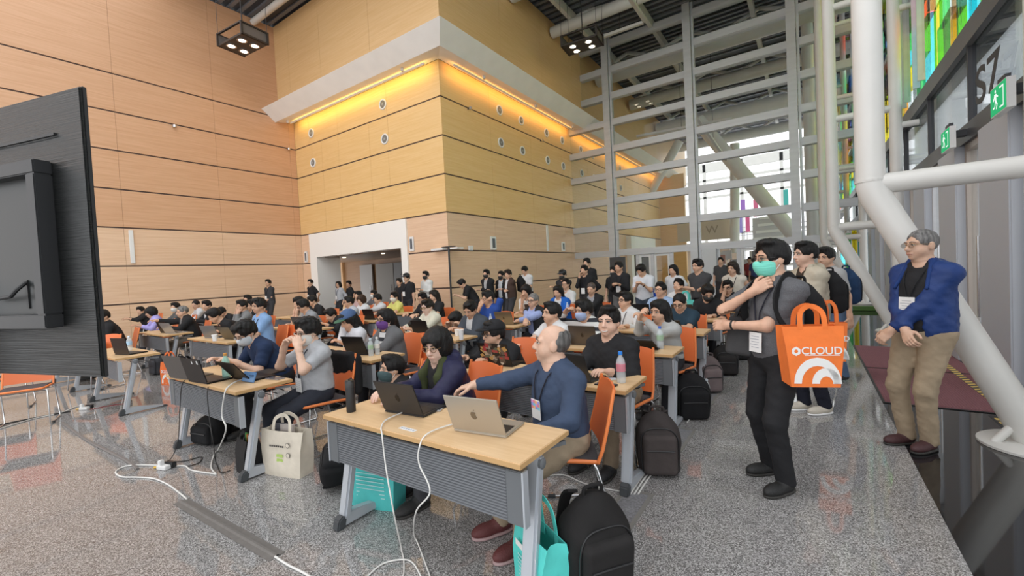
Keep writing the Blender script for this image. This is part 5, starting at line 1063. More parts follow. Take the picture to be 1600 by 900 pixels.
cable('black cable hanging at the left end of the front left table', [F3(300, 588, .73), C3(285, 600), C3(281, 640), C3(278, 690, 1.42), F3(266, 718), F3(252, 725)], .0035, M_bc); cable('black cable hanging in the middle of the front left table', [F3(330, 596, .73), C3(324, 612), C3(327, 650), C3(333, 690, 1.42), F3(338, 725), F3(345, 738), F3(360, 735)], .0035, M_bc)
cable('white extension cord looping on the left floor', [F3(338, 741), F3(300, 735), F3(288, 728), F3(262, 729), F3(240, 727), F3(200, 728), F3(181, 737), F3(190, 745), F3(215, 746), F3(240, 748), F3(262, 757), F3(280, 770), F3(292, 780)], .0065)
cable('white cord leaving the taped strip towards the picture bottom', [F3(430, 870), F3(450, 883), F3(482, 900), F3(520, 930)], .0065)
cable('black cable coiled near the power strip', [F3(262, 722), F3(290, 720), F3(314, 714), F3(312, 722), F3(296, 728), F3(285, 727)], .004, M_bc)
cable('thin white cable along the right-hand floor boxes', [F3(845, 745), F3(880, 742), F3(915, 756), F3(970, 768)], .005)
for k in range(3): cable(['white', 'ivory', 'pale'][k]+' cable bundled along the aisle floor', [F3(985+6*k, 772), F3(1003+6*k, 745), F3(1016+6*k, 733)], .006)
cable('white cable running down the aisle floor further back', [F3(1074, 660), F3(1100, 618), F3(1125, 590), F3(1150, 560)], .006); cable('red cable under the left tables', [F3(140, 640), F3(170, 634), F3(200, 630)], .004, mat('red_cable', (.3, .02, .03), .5))
cable('bundled cables under the display screen', [F3(0, 670), F3(50, 655), F3(95, 645), F3(118, 636), F3(130, 634)], .007); cable('dark cable under the display screen', [F3(0, 664), F3(60, 652), F3(110, 643)], .008, M_bc)
o = MB().tube(smooth_pts([F3(98, 661), F3(140, 690), F3(195, 718), F3(215, 733)]), .014, 6).build('taped_cable', mat('tape_grey', (.16, .15, .145), .5)); tag(o, 'dark taped cable running along the polished left floor', 'cable')
# gaffer tape
a, b = Vector(F3(282, 783, .001)), Vector(F3(433, 870, .001)); d = (b-a).normalized(); n_ = Vector((-d.y, d.x, 0)); t = MB()
for o1, o2, z0, z1 in ((-.06, -.012, .001, .003), (-.012, .012, .003, .011), (.012, .06, .003, .001)):
    t.quad(a+n_*o1+Vector((0, 0, z0)), b+n_*o1+Vector((0, 0, z0)), b+n_*o2+Vector((0, 0, max(z1, .003) if o2 < .05 else z1)), a+n_*o2+Vector((0, 0, max(z1, .003) if o2 < .05 else z1)))
t = MB(); sec_ = [(-.046, .0008), (-.014, .002), (-.006, .012), (.006, .012), (.014, .002), (.046, .0008)]
for q in (a, b):
    for u, z in sec_: t.v.append(tuple(q+n_*u+Vector((0, 0, z))))
for i in range(5): t.f.append((i, i+1, 7+i, 6+i))
o = t.build('tape_strip', mat('gaffer_tape', (.15, .14, .13), .55, var=.1, vscale=(30, 30, 30), coord='Object')); tag(o, 'grey gaffer tape strip over a cable on the granite floor', 'tape')
def strip(p, rz, label):
    e = empty('power_strip', p, rz); tag(e, label, 'power strip'); MB().box((0, 0, .018), (.11, .05, .034)).build('body', M_white_plastic, e, bev=.005); MB().box((-.03, 0, .05), (.035, .035, .05)).build('charger', M_white_plastic, e, bev=.004); MB().box((.03, .04, .03), (.09, .035, .045)).build('power_brick', M_black_plastic, e, bev=.004); MB().tube([(-.055, 0, .015), (-.1, -.01, .01)], .009, 8).build('yellow_sleeve', mat('yellow_sleeve', (.7, .42, .05), .5), e)
strip(F3(256, 733, 0), .3, 'white power strip with chargers on the left floor'); strip(F3(132, 640, 0), .6, 'power strip tangled in cables near the display screen')
# ---- floor boxes along the aisle
def floorbox(a, b, w_, label):
    a, b = Vector((*a, 0)), Vector((*b, 0)); d = b-a; L = d.length; rz = math.atan2(d.y, d.x); e = empty('floor_box', (a+b)/2, rz); tag(e, label, 'floor box')
    f = MB().span((-L/2, -w_/2, .0005), (L/2, -w_/2+.025, .006)).span((-L/2, w_/2-.025, .0005), (L/2, w_/2, .006)).span((-L/2, -w_/2+.025, .0005), (-L/2+.03, w_/2-.025, .006)).span((L/2-.03, -w_/2+.025, .0005), (L/2, w_/2-.025, .006)).build('frame', mat('steel_frame', (.30, .29, .27), .5, metal=.4), e)
    MB().span((-L/2+.03, -w_/2+.025, .0005), (L/2-.03, w_/2-.025, .003)).build('lid', mat('lid_stone', (.22, .22, .23), .35, var=.35, vscale=(60, 60, 60)), e)
floorbox((-.98, 2.27), (-.98, 2.83), .2, 'floor box lid with steel frame beside the black backpack'); floorbox((-.98, 3.6), (-.98, 4.15), .2, 'floor box lid beyond the charcoal backpack'); floorbox((-.98, 4.95), (-.98, 5.5), .2, 'floor box lid near the third row'); floorbox((-.98, 6.2), (-.98, 6.8), .2, 'floor box lid farthest along the aisle')
# ---- door mats with hazard tape
M_mat = mat('mat_burgundy', (.27, .115, .13), .9, var=.35, vscale=(150, 150, 20), bump=.6, bscale=160)
for k, (y0, y1) in enumerate(((5.78, 7.46), (7.52, 9.28))):
    e = empty('door_mat', (1.1, (y0+y1)/2, 0)); tag(e, 'burgundy ribbed door mat, %s of the two' % ('nearer' if k == 0 else 'farther'), 'mat'); h = (y1-y0)/2
    MB().span((-.47, -h, .0005), (.60, h, .009)).build('pile', M_mat, e); q = MB()
    n = 46
    for i in range(n): q.span((-.46+1.05*i/n, -h+.02, .009), (-.46+1.05*(i+.5)/n, h-.02, .012))
    o = q.build('rib', M_mat, e); o['kind'] = 'stuff'
    MB().span((-.49, -h-.02, .0003), (-.47, h+.02, .007)).span((-.47, -h-.02, .0003), (.6, -h, .007)).build('border', M_black_plastic, e)
e = empty('hazard_tape', (1.5, 6.9, 0)); tag(e, 'yellow and black hazard tape strip along the door mats', 'tape')
MB().span((-.035, -1.2, .0125), (.035, 1.75, .0135)).build('base_strip', M_black_plastic, e)
for i in range(26):
    y = -1.18+i*.112; MB().prism([(-.034, y), (.034, y+.045), (.034, y+.1), (-.034, y+.055)], .0136, .0142).build('yellow_bar', mat('hazard_yellow', (.85, .60, .14), .5), e)
e = empty('hazard_tape', (1.52, 5.45, 0)); tag(e, 'short yellow and black hazard patch before the nearer mat', 'tape')
for i in range(4): MB().span((-.16, -.22+.11*i, .0006), (.14, -.165+.11*i, .002)).build('yellow_bar', mat('hazard_yellow', (.85, .60, .14), .5), e)
MB().span((-.18, -.24, .0003), (.15, .24, .0012)).build('base_strip', M_black_plastic, e)
# ---- round wall speakers
def speaker(loc, axis, label):
    e = empty('wall_speaker', loc); tag(e, label, 'speaker', 'round wall speakers'); Mx = Matrix.Rotation(math.pi/2, 3, 'X') if axis == 'y' else Matrix.Rotation(math.pi/2, 3, 'Y')
    MB().lathe([(.10, 0), (.185, .0), (.185, .02), (.165, .035), (.14, .03), (.13, .012)], n=28, M=Mx).build('ring', M_white_plastic, e, smooth=40)
    MB().lathe([(.135, .01), (.13, .014), (.06, .022), (.0005, .026)], n=28, M=Mx).build('grille', mat('speaker_grille', (.28, .27, .25), .5, metal=.4, bump=.8, bscale=260), e, smooth=40); MB().lathe([(.045, .02), (.04, .03), (.001, .032)], n=16, M=Mx).build('dome', mat('speaker_dome', (.40, .39, .36), .4), e, smooth=40)
for i, x in enumerate((-16.36, -11.94)):
    for z in (7.56, 6.37): speaker((x, YA, z), 'y', 'round wall speaker on front wood face, %s %s' % ('left' if i == 0 else 'right', 'upper' if z > 7 else 'lower'))
for i, y in enumerate((13.17, 14.63, 16.65, 18.11, 20.1, 21.6, 23.9, 25.6)):
    for z in (7.56, 6.37): speaker((XB, y, z), 'x', 'round wall speaker on side wood face, %s from the corner, %s row' % (('first', 'second', 'third', 'fourth', 'fifth', 'sixth', 'seventh', 'eighth')[i], 'upper' if z > 7 else 'lower'))
# ---- rectangular wall lamps, slim reader bars, small detectors
def wallbox(loc, axis, w_, h, label, nm='wall_light', dark=True):
    e = empty(nm, loc); tag(e, label, nm.replace('_', ' ')); s3 = (w_, .05, h) if axis == 'y' else (.05, w_, h); MB().box((0, 0, 0), s3).build('housing', M_white_plastic, e, bev=.01); off = Vector((0, -.026, 0)) if axis == 'y' else Vector((.026, 0, 0))
    if dark: MB().box(off, (w_*.5, .006, h*.7) if axis == 'y' else (.006, w_*.5, h*.7)).build('face', mat('speaker_face', (.10, .11, .13), .5), e)
wallbox((-10.87, YA-.026, 2.66), 'y', .2, .48, 'small rectangular wall light right of the portal'); wallbox((-17.27, YA-.026, 2.62), 'y', .2, .45, 'small rectangular wall light left of the portal')
wallbox((XB+.026, 12.35, 2.62), 'x', .32, .48, 'small rectangular wall light near the corner on the side face'); wallbox((XB+.026, 17.7, 2.62), 'x', .3, .42, 'small rectangular wall light far along the side face')
wallbox((XB+.026, 16.27, 2.95), 'x', .14, 1.1, 'slim white vertical rail on the side wood face', 'wall_rail', False); wallbox((XL+.026, 4.46, 2.95), 'x', .11, 1.05, 'slim white vertical rail on the left wood wall', 'wall_rail', False)
wallbox((XB+.05, 11.05, 2.42), 'x', .22, .16, 'white wall camera on the side wood face', 'wall_camera', False)
e = empty('corner_rail', (XB+.04, YA-.04, 0)); tag(e, 'dark steel pole with flat white antennas at the block corner', 'pole'); MB().tube([(0, 0, 0), (0, 0, 2.42)], .03, 10).build('pole', M_dark, e); MB().box((-.35, -.05, 2.38), (.5, .25, .06)).build('antenna', M_white_plastic, e); MB().box((.25, .1, 2.38), (.3, .3, .05)).build('antenna', M_white_plastic, e); MB().box((0, 0, 2.44), (.5, .1, .03)).build('bracket', M_dark, e)
def spot(loc, label):
    e = empty('sprinkler', loc); tag(e, label, 'sprinkler'); MB().lathe([(.045, .0), (.055, -.03), (.05, -.08), (.02, -.1)], n=14).build('body', M_white_plastic, e, smooth=40); MB().lathe([(.03, -.1), (.03, -.115)], n=12).build('tip', M_steel, e)
for i, x in enumerate((-17.2, -10.36)): spot((x, 9.55, 8.135), 'small white fitting under the white band, front side %s' % ('left' if i == 0 else 'right'))
for i, y in enumerate((11.63, 14.95, 18.2)): spot((-8.73, y, 8.13), 'small white fitting under the white band, side face %s' % ('nearest', 'middle', 'farthest')[i])
for i, (X, y, z) in enumerate(((XB+.1, 11.35, 7.1), (XB+.1, 16.1, 7.1))):
    e = empty('bracket_light', (X, y, z)); tag(e, 'tiny bracket lamp on the side groove, %s one' % ('nearer' if i == 0 else 'farther'), 'lamp'); MB().span((-.1, -.03, -.03), (.02, .03, .03)).build('arm', M_dark, e); MB().lathe([(.06, -.05), (.05, .03), (.02, .05)], n=12).build('head', M_steel, e)
for i, (y, z) in enumerate(((5.8, 7.06), (9.7, 7.1))):
    e = empty('bracket_light', (XL+.1, y, z)); tag(e, 'tiny bracket lamp on the left wall groove, %s one' % ('left' if i == 0 else 'corner'), 'lamp'); MB().span((-.1, -.03, -.03), (.02, .03, .03)).build('arm', M_dark, e); MB().lathe([(.06, -.05), (.05, .03), (.02, .05)], n=12).build('head', M_steel, e)
# ---- hanging lamp boxes
def lampbox(loc, rz, S, label):
    e = empty('hanging_lamp', loc, rz); tag(e, label, 'lamp'); a = S/2; Mf = mat('lamp_frame', (.06, .05, .045), .5, metal=.3); f = MB()
    for sx in (-1, 1):
        f.span((sx*a-.03, -a*.62, 0), (sx*a+.03, a*.62, .05)).span((sx*a-.03, -a*.62, .36), (sx*a+.03, a*.62, .4))
        for sy in (-1, 1): f.span((sx*a-.03, sy*a*.62-.03, 0), (sx*a+.03, sy*a*.62+.03, .4))
    for sy in (-1, 1): f.span((-a, sy*a*.62-.03, .36), (a, sy*a*.62+.03, .4))
    f.build('frame', Mf, e); MB().span((-a, -a*.62, .0), (a, a*.62, .06)).build('lamp_plate', Mf, e)
    for sx in (-1, 1):
        MB().span((sx*a*.96-.005, -a*.6, .06), (sx*a*.96+.005, a*.6, .36)).build('mesh_side', mat('lamp_mesh', (.16, .14, .13), .6), e)
        for sy in (-1, 1):
            lr = MB().lathe([(.15, .0), (.15, -.02), (.10, -.02), (.10, .0)], (sx*a*.45, sy*a*.3, -.001), 20).build('lamp_ring', M_steel, e); MB().lathe([(.001, -.015), (.10, -.012), (.10, -.002)], (sx*a*.45, sy*a*.3, 0), 20).build('bulb', emit('lamp_glow', (1, .86, .66), 9), lr)
            MB().tube([(sx*a, sy*a*.6, .4), (sx*a, sy*a*.6, 12.0-loc[2])], .008, 5).build('wire', M_dark, e)
    MB().tube([(0, 0, .3), (.02, 0, .8), (0, 0, 12.0-loc[2])], .02, 6).build('power_lead', M_dark, e)
lampbox((-15.1, 7.05, 9.42), .1, 1.35, 'hanging four-lamp box in front of the left wood wall'); lampbox((-6.78, 15.3, 9.92), .1, 1.35, 'hanging four-lamp box near the glass screen')
# suspended thin light rails near the screen
for k, (pa, pb, ya, yb) in enumerate((((1005, 35), (935, 60), 16.5, 16.5), ((980, -10), (1008, 33), 13, 16.5), ((1020, 50), (1085, 150), 20.5, 27), ((1090, 185), (1135, 250), 20.5, 25), ((995, 213), (1143, 185), 21, 21))):
    o = MB().bar(on_y(*pa, ya), on_y(*pb, yb), .12, .1).build('light_rail', mat('rail_white', (.62, .60, .56), .5)); tag(o, 'thin pale suspended rail, %s' % ('crossing in front of the screen', 'rising from the first rail to the roof', 'behind the upper screen panes', 'behind the right screen panes', 'long level one behind the screen')[k], 'rail')
    mid = (on_y(*pa, ya)+on_y(*pb, yb))/2; MB().tube([mid, (mid.x, mid.y, 12.04)], .012, 5).build('wire', M_dark, o)
# ---- exit signs
def exit_sign(y, z, label):
    e = empty('exit_sign', (XF-.16, y, z)); tag(e, label, 'exit sign'); MB().span((-.03, -.21, -.14), (.03, .21, .14)).build('case', M_white_plastic, e); MB().span((-.034, -.2, -.13), (-.029, .2, .13)).build('face', emit('exit_green', (.03, .34, .13), .6), e)
    Mx = frame((-.0345, 0, 0), (0, -1, 0), (0, 0, 1), (-1, 0, 0)); wm = emit('exit_white', (.9, 1, .93), .45); q = MB(); q.prism([(-.06+.017*math.cos(k*.63), .085+.017*math.sin(k*.63)) for k in range(10)], 0, .001, Mx)
    for pl in ([(-.09, .06), (-.04, .062), (-.035, -.01), (-.075, -.012)], [(-.04, .06), (.01, .03), (.005, .015), (-.045, .04)], [(-.085, .05), (-.12, .01), (-.108, .0), (-.075, .035)], [(-.04, -.005), (-.005, -.04), (-.03, -.09), (-.045, -.085), (-.03, -.045), (-.06, -.01)], [(-.07, -.01), (-.085, -.055), (-.13, -.06), (-.13, -.075), (-.075, -.07), (-.05, -.012)]): q.prism(pl, 0, .001, Mx)
    q.prism([(.05, .1), (.15, .1), (.15, -.1), (.05, -.1), (.05, -.085), (.135, -.085), (.135, .085), (.05, .085)], 0, .001, Mx); q.build('running_figure', wm, e); MB().span((-.01, -.1, .14), (.03, .1, .2)).span((.03, -.06, .02), (.17, .06, .1)).build('bracket', M_dark, e)
_e = on_x(1567, 153, XF-.16); exit_sign(_e.y, _e.z, 'green exit sign above the nearer door'); _e = on_x(1482, 219, XF-.16); exit_sign(_e.y, _e.z, 'green exit sign above the farther door')
# ================================================================== BAGS, SPARE CHAIRS, FAR HALL
def tote(loc, rz, col, label, W=.34, H=.36, D=.12, taper=.85, handle=.20, marks=None, soft=0.0, tilt=0, fill=None, zrot=None, strapc=None):
    e = empty('tote_bag', loc); e.rotation_euler = (tilt, 0, rz); tag(e, label, 'bag'); mt = mat('tote_%d_%d' % (int(col[0]*255), int(col[2]*255)), col, .75, var=.06, vscale=(14, 14, 14), bump=.25, bscale=14); t = .003
    b = MB(); n = 10; m_ = 8
    def ring(z, ins):
        k = taper+(1-taper)*z/H; w_ = W/2*k-ins; d = D/2*(1 if z < H*.6 else 1-.35*(z-H*.6)/(H*.4))-ins; pts = []
        for s_, (ax, ay, bx, by) in enumerate(((-w_, -d, w_, -d), (w_, -d, w_, d), (w_, d, -w_, d), (-w_, d, -w_, -d))):
            q = 6 if s_ % 2 == 0 else 3
            for i in range(q):
                u = i/q; x = ax+(bx-ax)*u; y = ay+(by-ay)*u; bow = soft*math.sin(u*math.pi)*(.5+.5*math.sin(z*23+s_*2)); 
                if s_ % 2 == 0: y += (bow if s_ == 0 else -bow)*-1
                else: x += (-1 if s_ == 1 else 1)*.35*D*math.sin(u*math.pi)*(z/H)**2*.5
                pts.append((x, y, z))
        return pts
    rows = [ring(H*i/m_, 0) for i in range(m_+1)]+[ring(H*i/m_, t) for i in range(m_, -1, -1)]; K = len(rows[0])
    for r_ in rows: b.v += r_
    for i in range(len(rows)-1):
        for k in range(K): b.f.append((i*K+k, i*K+(k+1) % K, (i+1)*K+(k+1) % K, (i+1)*K+k))
    b.f.append(tuple(range(K))[::-1]); b.build('bag_body', mt, e, smooth=35)
    for sy in (-1, 1):
        yy = sy*D/2*.66; xh = W*.2; pts = smooth_pts([(-xh, yy, H*.80), (-xh, yy*1.0, H), (-xh*.85, yy*.75, H+handle*.7), (0, yy*.5, H+handle), (xh*.85, yy*.75, H+handle*.7), (xh, yy, H), (xh, yy, H*.80)], 5); s_ = MB()
        for i in range(len(pts)-1):
            a, c = pts[i], pts[i+1]; s_.bar(a, c+(c-a)*.1, .028, .004, (0, 1, 0))
        s_.build('handle', mt if strapc is None else cloth(strapc), e)
    Mx = frame((0, -D/2-soft*.5-.0015, 0), (1, 0, 0), (0, 0, 1), (0, -1, 0)); wm = mat('print_white', (.85, .84, .82), .6)
    if marks == 'cloud':
        text_mesh('lettering', 'CLOUD', .062, Mx @ Matrix.Translation((.035, H*.60, 0)), wm, e, .0006, bold=True)
        MB().span((-.055, -D/2-.002, H*.525), (.13, -D/2-.0012, H*.533)).build('small_print', wm, e)
        MB().prism([(-.10+.026*math.cos(k*math.pi/3+.5), H*.60+.028*math.sin(k*math.pi/3+.5)) for k in range(6)], 0, .0006, Mx).build('emblem', wm, e); MB().prism([(-.10+.011*math.cos(k*math.pi/3), H*.60+.012*math.sin(k*math.pi/3)) for k in range(6)], .0006, .001, Mx).build('emblem_centre', mt, e)
        for R0, r0, cx in ((.125, .085, .01), (.075, .035, .055)):
            arc = [(cx+R0*math.cos(a), H*.06+R0*1.25*math.sin(a)) for a in [math.pi*k/12 for k in range(13)]]+[(cx+r0*math.cos(a), H*.06+r0*1.25*math.sin(a)) for a in [math.pi*k/12 for k in range(12, -1, -1)]]
            q = MB()
            for k in range(12): q.prism([arc[k], arc[k+1], arc[24-k], arc[25-k]], 0, .0006, Mx)
            q.build('print_arch', wm, e)
    elif marks == 'canvas':
        gm = mat('print_green', (.45, .62, .15), .7)
        for k in range(2): MB().prism([(-.035, H*(.34+.1*k)), (.035, H*(.34+.1*k)), (.03, H*(.34+.1*k)+.024), (-.03, H*(.34+.1*k)+.024)], 0, .0006, Mx).build('print_green', gm, e)
        for k in range(7): MB().prism([(-.10+.022*k, H*.66), (-.085+.022*k, H*.66), (-.085+.022*k, H*.66+.014), (-.10+.022*k, H*.66+.014)], 0, .0006, Mx).build('print_mark', M_black_plastic, e)
        for cz in (.72, .5):
            MB().prism([(.09+.02*math.cos(k*.52), H*cz+.02*math.sin(k*.52)) for k in range(12)], 0, .0006, Mx).build('print_ring', M_black_plastic, e); MB().prism([(0.09+.017*math.cos(k*.52), H*cz+.017*math.sin(k*.52)) for k in range(12)], .0006, .0009, Mx).build('print_ring_centre', mt, e)
    elif marks == 'white':
        MB().prism([(-W*.3, H*.72), (W*.35, H*.72), (W*.35, H*.82), (-W*.3, H*.82)], 0, .0006, Mx).build('print_band', wm, e)
        for k in range(7): MB().prism([(-W*.24, H*(.2+.065*k)), (W*.3, H*(.2+.065*k)), (W*.3, H*(.2+.065*k)+.006), (-W*.24, H*(.2+.065*k)+.006)], 0, .0006, Mx).build('print_line', mat('print_pale', (.45, .72, .72), .6), e)
    if fill:
        for k, c in enumerate(fill): MB().box((-W*.2+.2*W*k, .01, H*.78), (W*.3, .012+.01*k, H*.62), Matrix.Rotation(.08*(k-1), 3, 'Y')).build('papers', mat('fill_%d' % int(sum(c)*700), c, .6), e)
    return e
def backpack(loc, rz, label, col=(.018, .017, .017), W=.31, H=.46, D=.18, tilt=0.0, roll=0.0, pocket=None, res=.011, straps=True, parent=None, accent=None, side=True):
    e = empty('backpack', loc); e.rotation_euler = (tilt, roll, rz); tag(e, label, 'backpack'); mt = cloth(col); pm = cloth(pocket or tuple(q*1.25 for q in col))
    link('main_body', np_mesh('main_body', [surf([p_box((0, 0, H*.36), (W/2, D/2, H*.37), None, .075, .02), p_ell((0, .01, H*.62), (W*.485, D*.46, H*.36), None, .06), p_half((0, 0, -1), -.001, .004)], res, noise=lambda X, Y, Z: .003*np.sin(X*37+Z*25)+.002*np.sin(Z*60+X*20))], mt), e)
    link('front_pocket', np_mesh('front_pocket', [surf([p_box((0, -D*.46, H*.36), (W*.40, D*.2, H*.31), None, .035, .02), p_half((0, 0, -1), -.015, .004)], res)], pm), e)
    MB().tube(smooth_pts([(-W*.41, -D*.47, H*.1), (-W*.43, -D*.47, H*.55), (-W*.3, -D*.42, H*.72), (0, -D*.42, H*.76), (W*.3, -D*.42, H*.72), (W*.43, -D*.47, H*.55), (W*.41, -D*.47, H*.1)], 5), .005, 6).build('zip', accent and cloth(accent) or M_black_plastic, e)
    MB().tube(smooth_pts([(-W*.32, -D*.665, H*.44), (0, -D*.68, H*.45), (W*.32, -D*.665, H*.44)], 5), .006, 6).build('pocket_zip', M_black_plastic, e)
    MB().tube(smooth_pts([(-.05, .02, H*.955), (-.04, .02, H*1.03), (.04, .02, H*1.03), (.05, .02, H*.955)], 5), .009, 8).build('top_handle', mt, e)
    if straps:
        for s_ in (-1, 1):
            pts = smooth_pts([(s_*W*.2, D*.40, H*.92), (s_*W*.24, D*.62, H*.8), (s_*W*.3, D*.68, H*.45), (s_*W*.34, D*.5, H*.1)], 6); q = MB()
            for i in range(len(pts)-1): q.bar(pts[i], pts[i+1]+(pts[i+1]-pts[i])*.15, .055, .014, (0, 1, 0))
            q.build('strap', mt, e)
    return e
# bags on the floor
backpack((*flr(928, 915), 0), .95, 'large black backpack with blue bottle beside the front table leg', (.016, .015, .015), .32, .49, .24, tilt=.10, res=.009)
p = flr(905, 930); bottle((p[0]-.02, p[1]-.02, .06), 'water bottle with bright blue cap in the black backpack side pocket', (.02, .10, .8), (.5, .5, .5), h=.2)
tote((*flr(848, 925), 0), -.5, (.10, .66, .60), 'turquoise shopping tote beside the front table right leg', W=.30, H=.30, D=.16, handle=.15, soft=.01, marks='white')
tote((-2.47, 1.83, 0), .25, (.08, .52, .50), 'turquoise tote with white print under the front table', W=.42, H=.40, D=.14, handle=.06, soft=.02, marks='white')
backpack((-2.80, 1.76, .12), .9, 'black soft backpack lying on its side by the canvas tote', (.010, .010, .011), .27, .42, .2, tilt=-1.25, res=.011)
tote((*flr(452, 738), 0), .25, (.70, .63, .52), 'cream canvas tote with green and black prints', W=.44, H=.36, D=.14, handle=.12, soft=.02, marks='canvas', fill=[(.10, .10, .12), (.5, .45, .42)])
tote((*flr(391, 736), 0), -.1, (.010, .010, .011), 'black box bag with green folder behind the table leg', W=.22, H=.28, D=.14, handle=.05, fill=[(.15, .62, .16), (.75, .25, .06), (.65, .65, .62)])
backpack((*flr(332, 690), 0), .2, 'black bag under the front left table', (.010, .010, .011), .34, .28, .2, res=.014)
tote((*flr(268, 600), 0), .15, (.80, .17, .035), 'orange tote with white arch print on the left floor', W=.36, H=.36, D=.14, handle=.16, marks='cloud', soft=.01)
backpack((*flr(1030, 738), 0), .42, 'charcoal backpack with pocket beside the second row', (.045, .038, .037), .30, .47, .19, pocket=(.06, .05, .048), res=.009)
backpack((*flr(1080, 650), 0), .5, 'black backpack with white tag beside the third row', (.012, .012, .012), .34, .46, .22, tilt=.12, res=.012)
backpack((*flr(1110, 612), 0), .6, 'mauve grey backpack beside the fourth row', (.14, .11, .11), .26, .44, .18, res=.013); bottle((*flr(1105, 622), 0), 'clear bottle standing on the floor beside the mauve backpack', (.6, .65, .7), (.5, .5, .52), h=.22)
backpack((*flr(1135, 585), 0), .3, 'dark backpack beside the fifth row', (.02, .018, .018), .3, .42, .2, res=.015); backpack((*flr(1155, 560), 0), .1, 'black trolley bag at the back of the aisle', (.02, .02, .02), .34, .4, .25, res=.016)
backpack((*flr(247, 585), 0), .1, 'dark grey upright bag beside the orange floor tote', (.045, .045, .05), .25, .40, .16, res=.016); backpack((-9.3, 2.9, 0), .2, 'black bag under the wall-side table', (.012, .012, .012), .3, .35, .2, res=.018)
# bags carried by the standing people (world positions at their backs and hands)
def behind(info, pos, off, zoff=0): # point behind the chest
    x, y, rz = pos; c, s_ = math.cos(rz), math.sin(rz); ch = info['ch']; l = ch+V3(0, off, zoff); return (x+c*l[0]-s_*l[1], y+s_*l[0]+c*l[1], l[2])
b, inf_, pos = A
p = behind(inf_, pos, .215, -.27); backpack(p, pos[2]+math.pi, 'black and orange backpack worn by the man with the mint mask', (.015, .015, .016), .29, .46, .17, res=.010, accent=(.75, .16, .05), straps=False)
c_, s_ = math.cos(pos[2]), math.sin(pos[2])
def loc2w(pos, l): x, y, rz = pos; c, s_ = math.cos(rz), math.sin(rz); return Vector((x+c*l[0]-s_*l[1], y+s_*l[0]+c*l[1], l[2]))
for sg in (1, -1):   # shoulder straps lie over the shirt
    sp_ = [loc2w(pos, inf_['sh'][0 if sg > 0 else 1]*.62+inf_['nk']*.38+V3(0, .09, .0)), loc2w(pos, inf_['sh'][0 if sg > 0 else 1]*.62+inf_['nk']*.38+V3(0, 0, .078)), loc2w(pos, inf_['ch']+V3(sg*.125, -.125, .08)), loc2w(pos, inf_['ch']+V3(sg*.15, -.10, -.08)), loc2w(pos, inf_['ch']+V3(sg*.165, .06, -.2))]
    q = MB(); pp = smooth_pts(sp_, 6)
    for i in range(len(pp)-1): q.bar(pp[i], pp[i+1]+(pp[i+1]-pp[i])*.2, .05, .012, tuple(loc2w((0, 0, pos[2]), (sg*1., .3, .2))))
    o = q.build('backpack_strap', cloth((.015, .015, .016))); tag(o, 'black backpack strap over the %s shoulder of the masked man' % ('left' if sg > 0 else 'right'), 'strap')
el_ = loc2w(pos, inf_['el'][0]*.6+inf_['wr'][0]*.4); tp = on_y(1266, 600, el_.y-.12)
tote((tp.x, tp.y, tp.z), .38, (.88, .20, .035), 'orange tote with white lettering and arches on the masked man\'s forearm', W=.33, H=.36, D=.15, taper=.78, handle=.12, marks='cloud')
sb = loc2w(pos, inf_['ch']+V3(-.19, -.10, -.20)); e = empty('sling_bag', sb, pos[2]+.3); tag(e, 'dark grey sling bag held against the masked man\'s chest', 'bag'); link('bag_body', np_mesh('bag_body', [surf([p_box((0, 0, 0), (.10, .05, .14), rotx(.25), .03, .01)], .010)], cloth((.06, .06, .062))), e); MB().tube(smooth_pts([(-.05, 0, .13), (.0, .02, .25), (.06, .08, .36)], 5), .014, 6).build('strap', M_black_plastic, e)
b, inf_, pos = B
tp = on_y(1298, 562, pos[1]-.22); tote((tp.x, tp.y, tp.z), .05, (.85, .19, .035), 'orange tote hanging behind the first orange tote', W=.26, H=.36, D=.12, handle=.2, marks='cloud')
p = behind(inf_, pos, .23, -.26); backpack(p, pos[2]+math.pi, 'dark backpack worn by the man in the beige windbreaker', (.02, .02, .022), .28, .44, .16, res=.013, straps=False)
b, inf_, pos = C_; p = behind(inf_, pos, .22, -.26); backpack(p, pos[2]+math.pi, 'navy backpack on the man behind the beige windbreaker', (.02, .05, .12), .28, .46, .16, res=.014, straps=False)
q_ = on_y(808, 452, 9.55); backpack((q_.x+.02, 9.72, 1.0), -.5+math.pi, 'black backpack worn by the man in the brown jacket', (.015, .015, .016), .28, .46, .16, res=.018, straps=False)
q_ = on_y(1017, 455, 9.1); tote((q_.x, 9.1, .62), -.2, (.015, .08, .55), 'blue cloth bag at the side of the white polo', W=.2, H=.34, D=.1, handle=.2)
q_ = on_y(1073, 455, 8.1); tote((q_.x, 8.0, .60), -.2, (.10, .52, .46), 'mint bag held below the crossed arms', W=.32, H=.3, D=.1, handle=.15)
q_ = on_y(773, 470, 9.5); tote((q_.x, 9.2, .55), -.2, (.02, .09, .42), 'bright blue bag beside the folded arms', W=.34, H=.32, D=.1, handle=.15)
# jackets over chair backs
def draped(x, y, rz, c, label):
    e = empty('draped_jacket', (x, y, 0), rz); tag(e, label, 'jacket'); link('cloth', np_mesh('cloth', [surf([p_box((0, .265, .66), (.21, .035, .2), rotx(-.22), .03, .02), p_cone((-.2, .27, .78), (-.22, .24, .45), .05, .04, .04), p_cone((.2, .27, .78), (.23, .25, .48), .05, .04, .04)], .014, noise=lambda X, Y, Z: .0025*np.sin(X*40+Z*13))], cloth(c)), e)
draped(*[CH_ for CH_ in ((on_y(481, 519, 2.16).x+.0), 2.24)], 0, (.012, .012, .013), 'black jacket hung over the chair of the light grey tee')
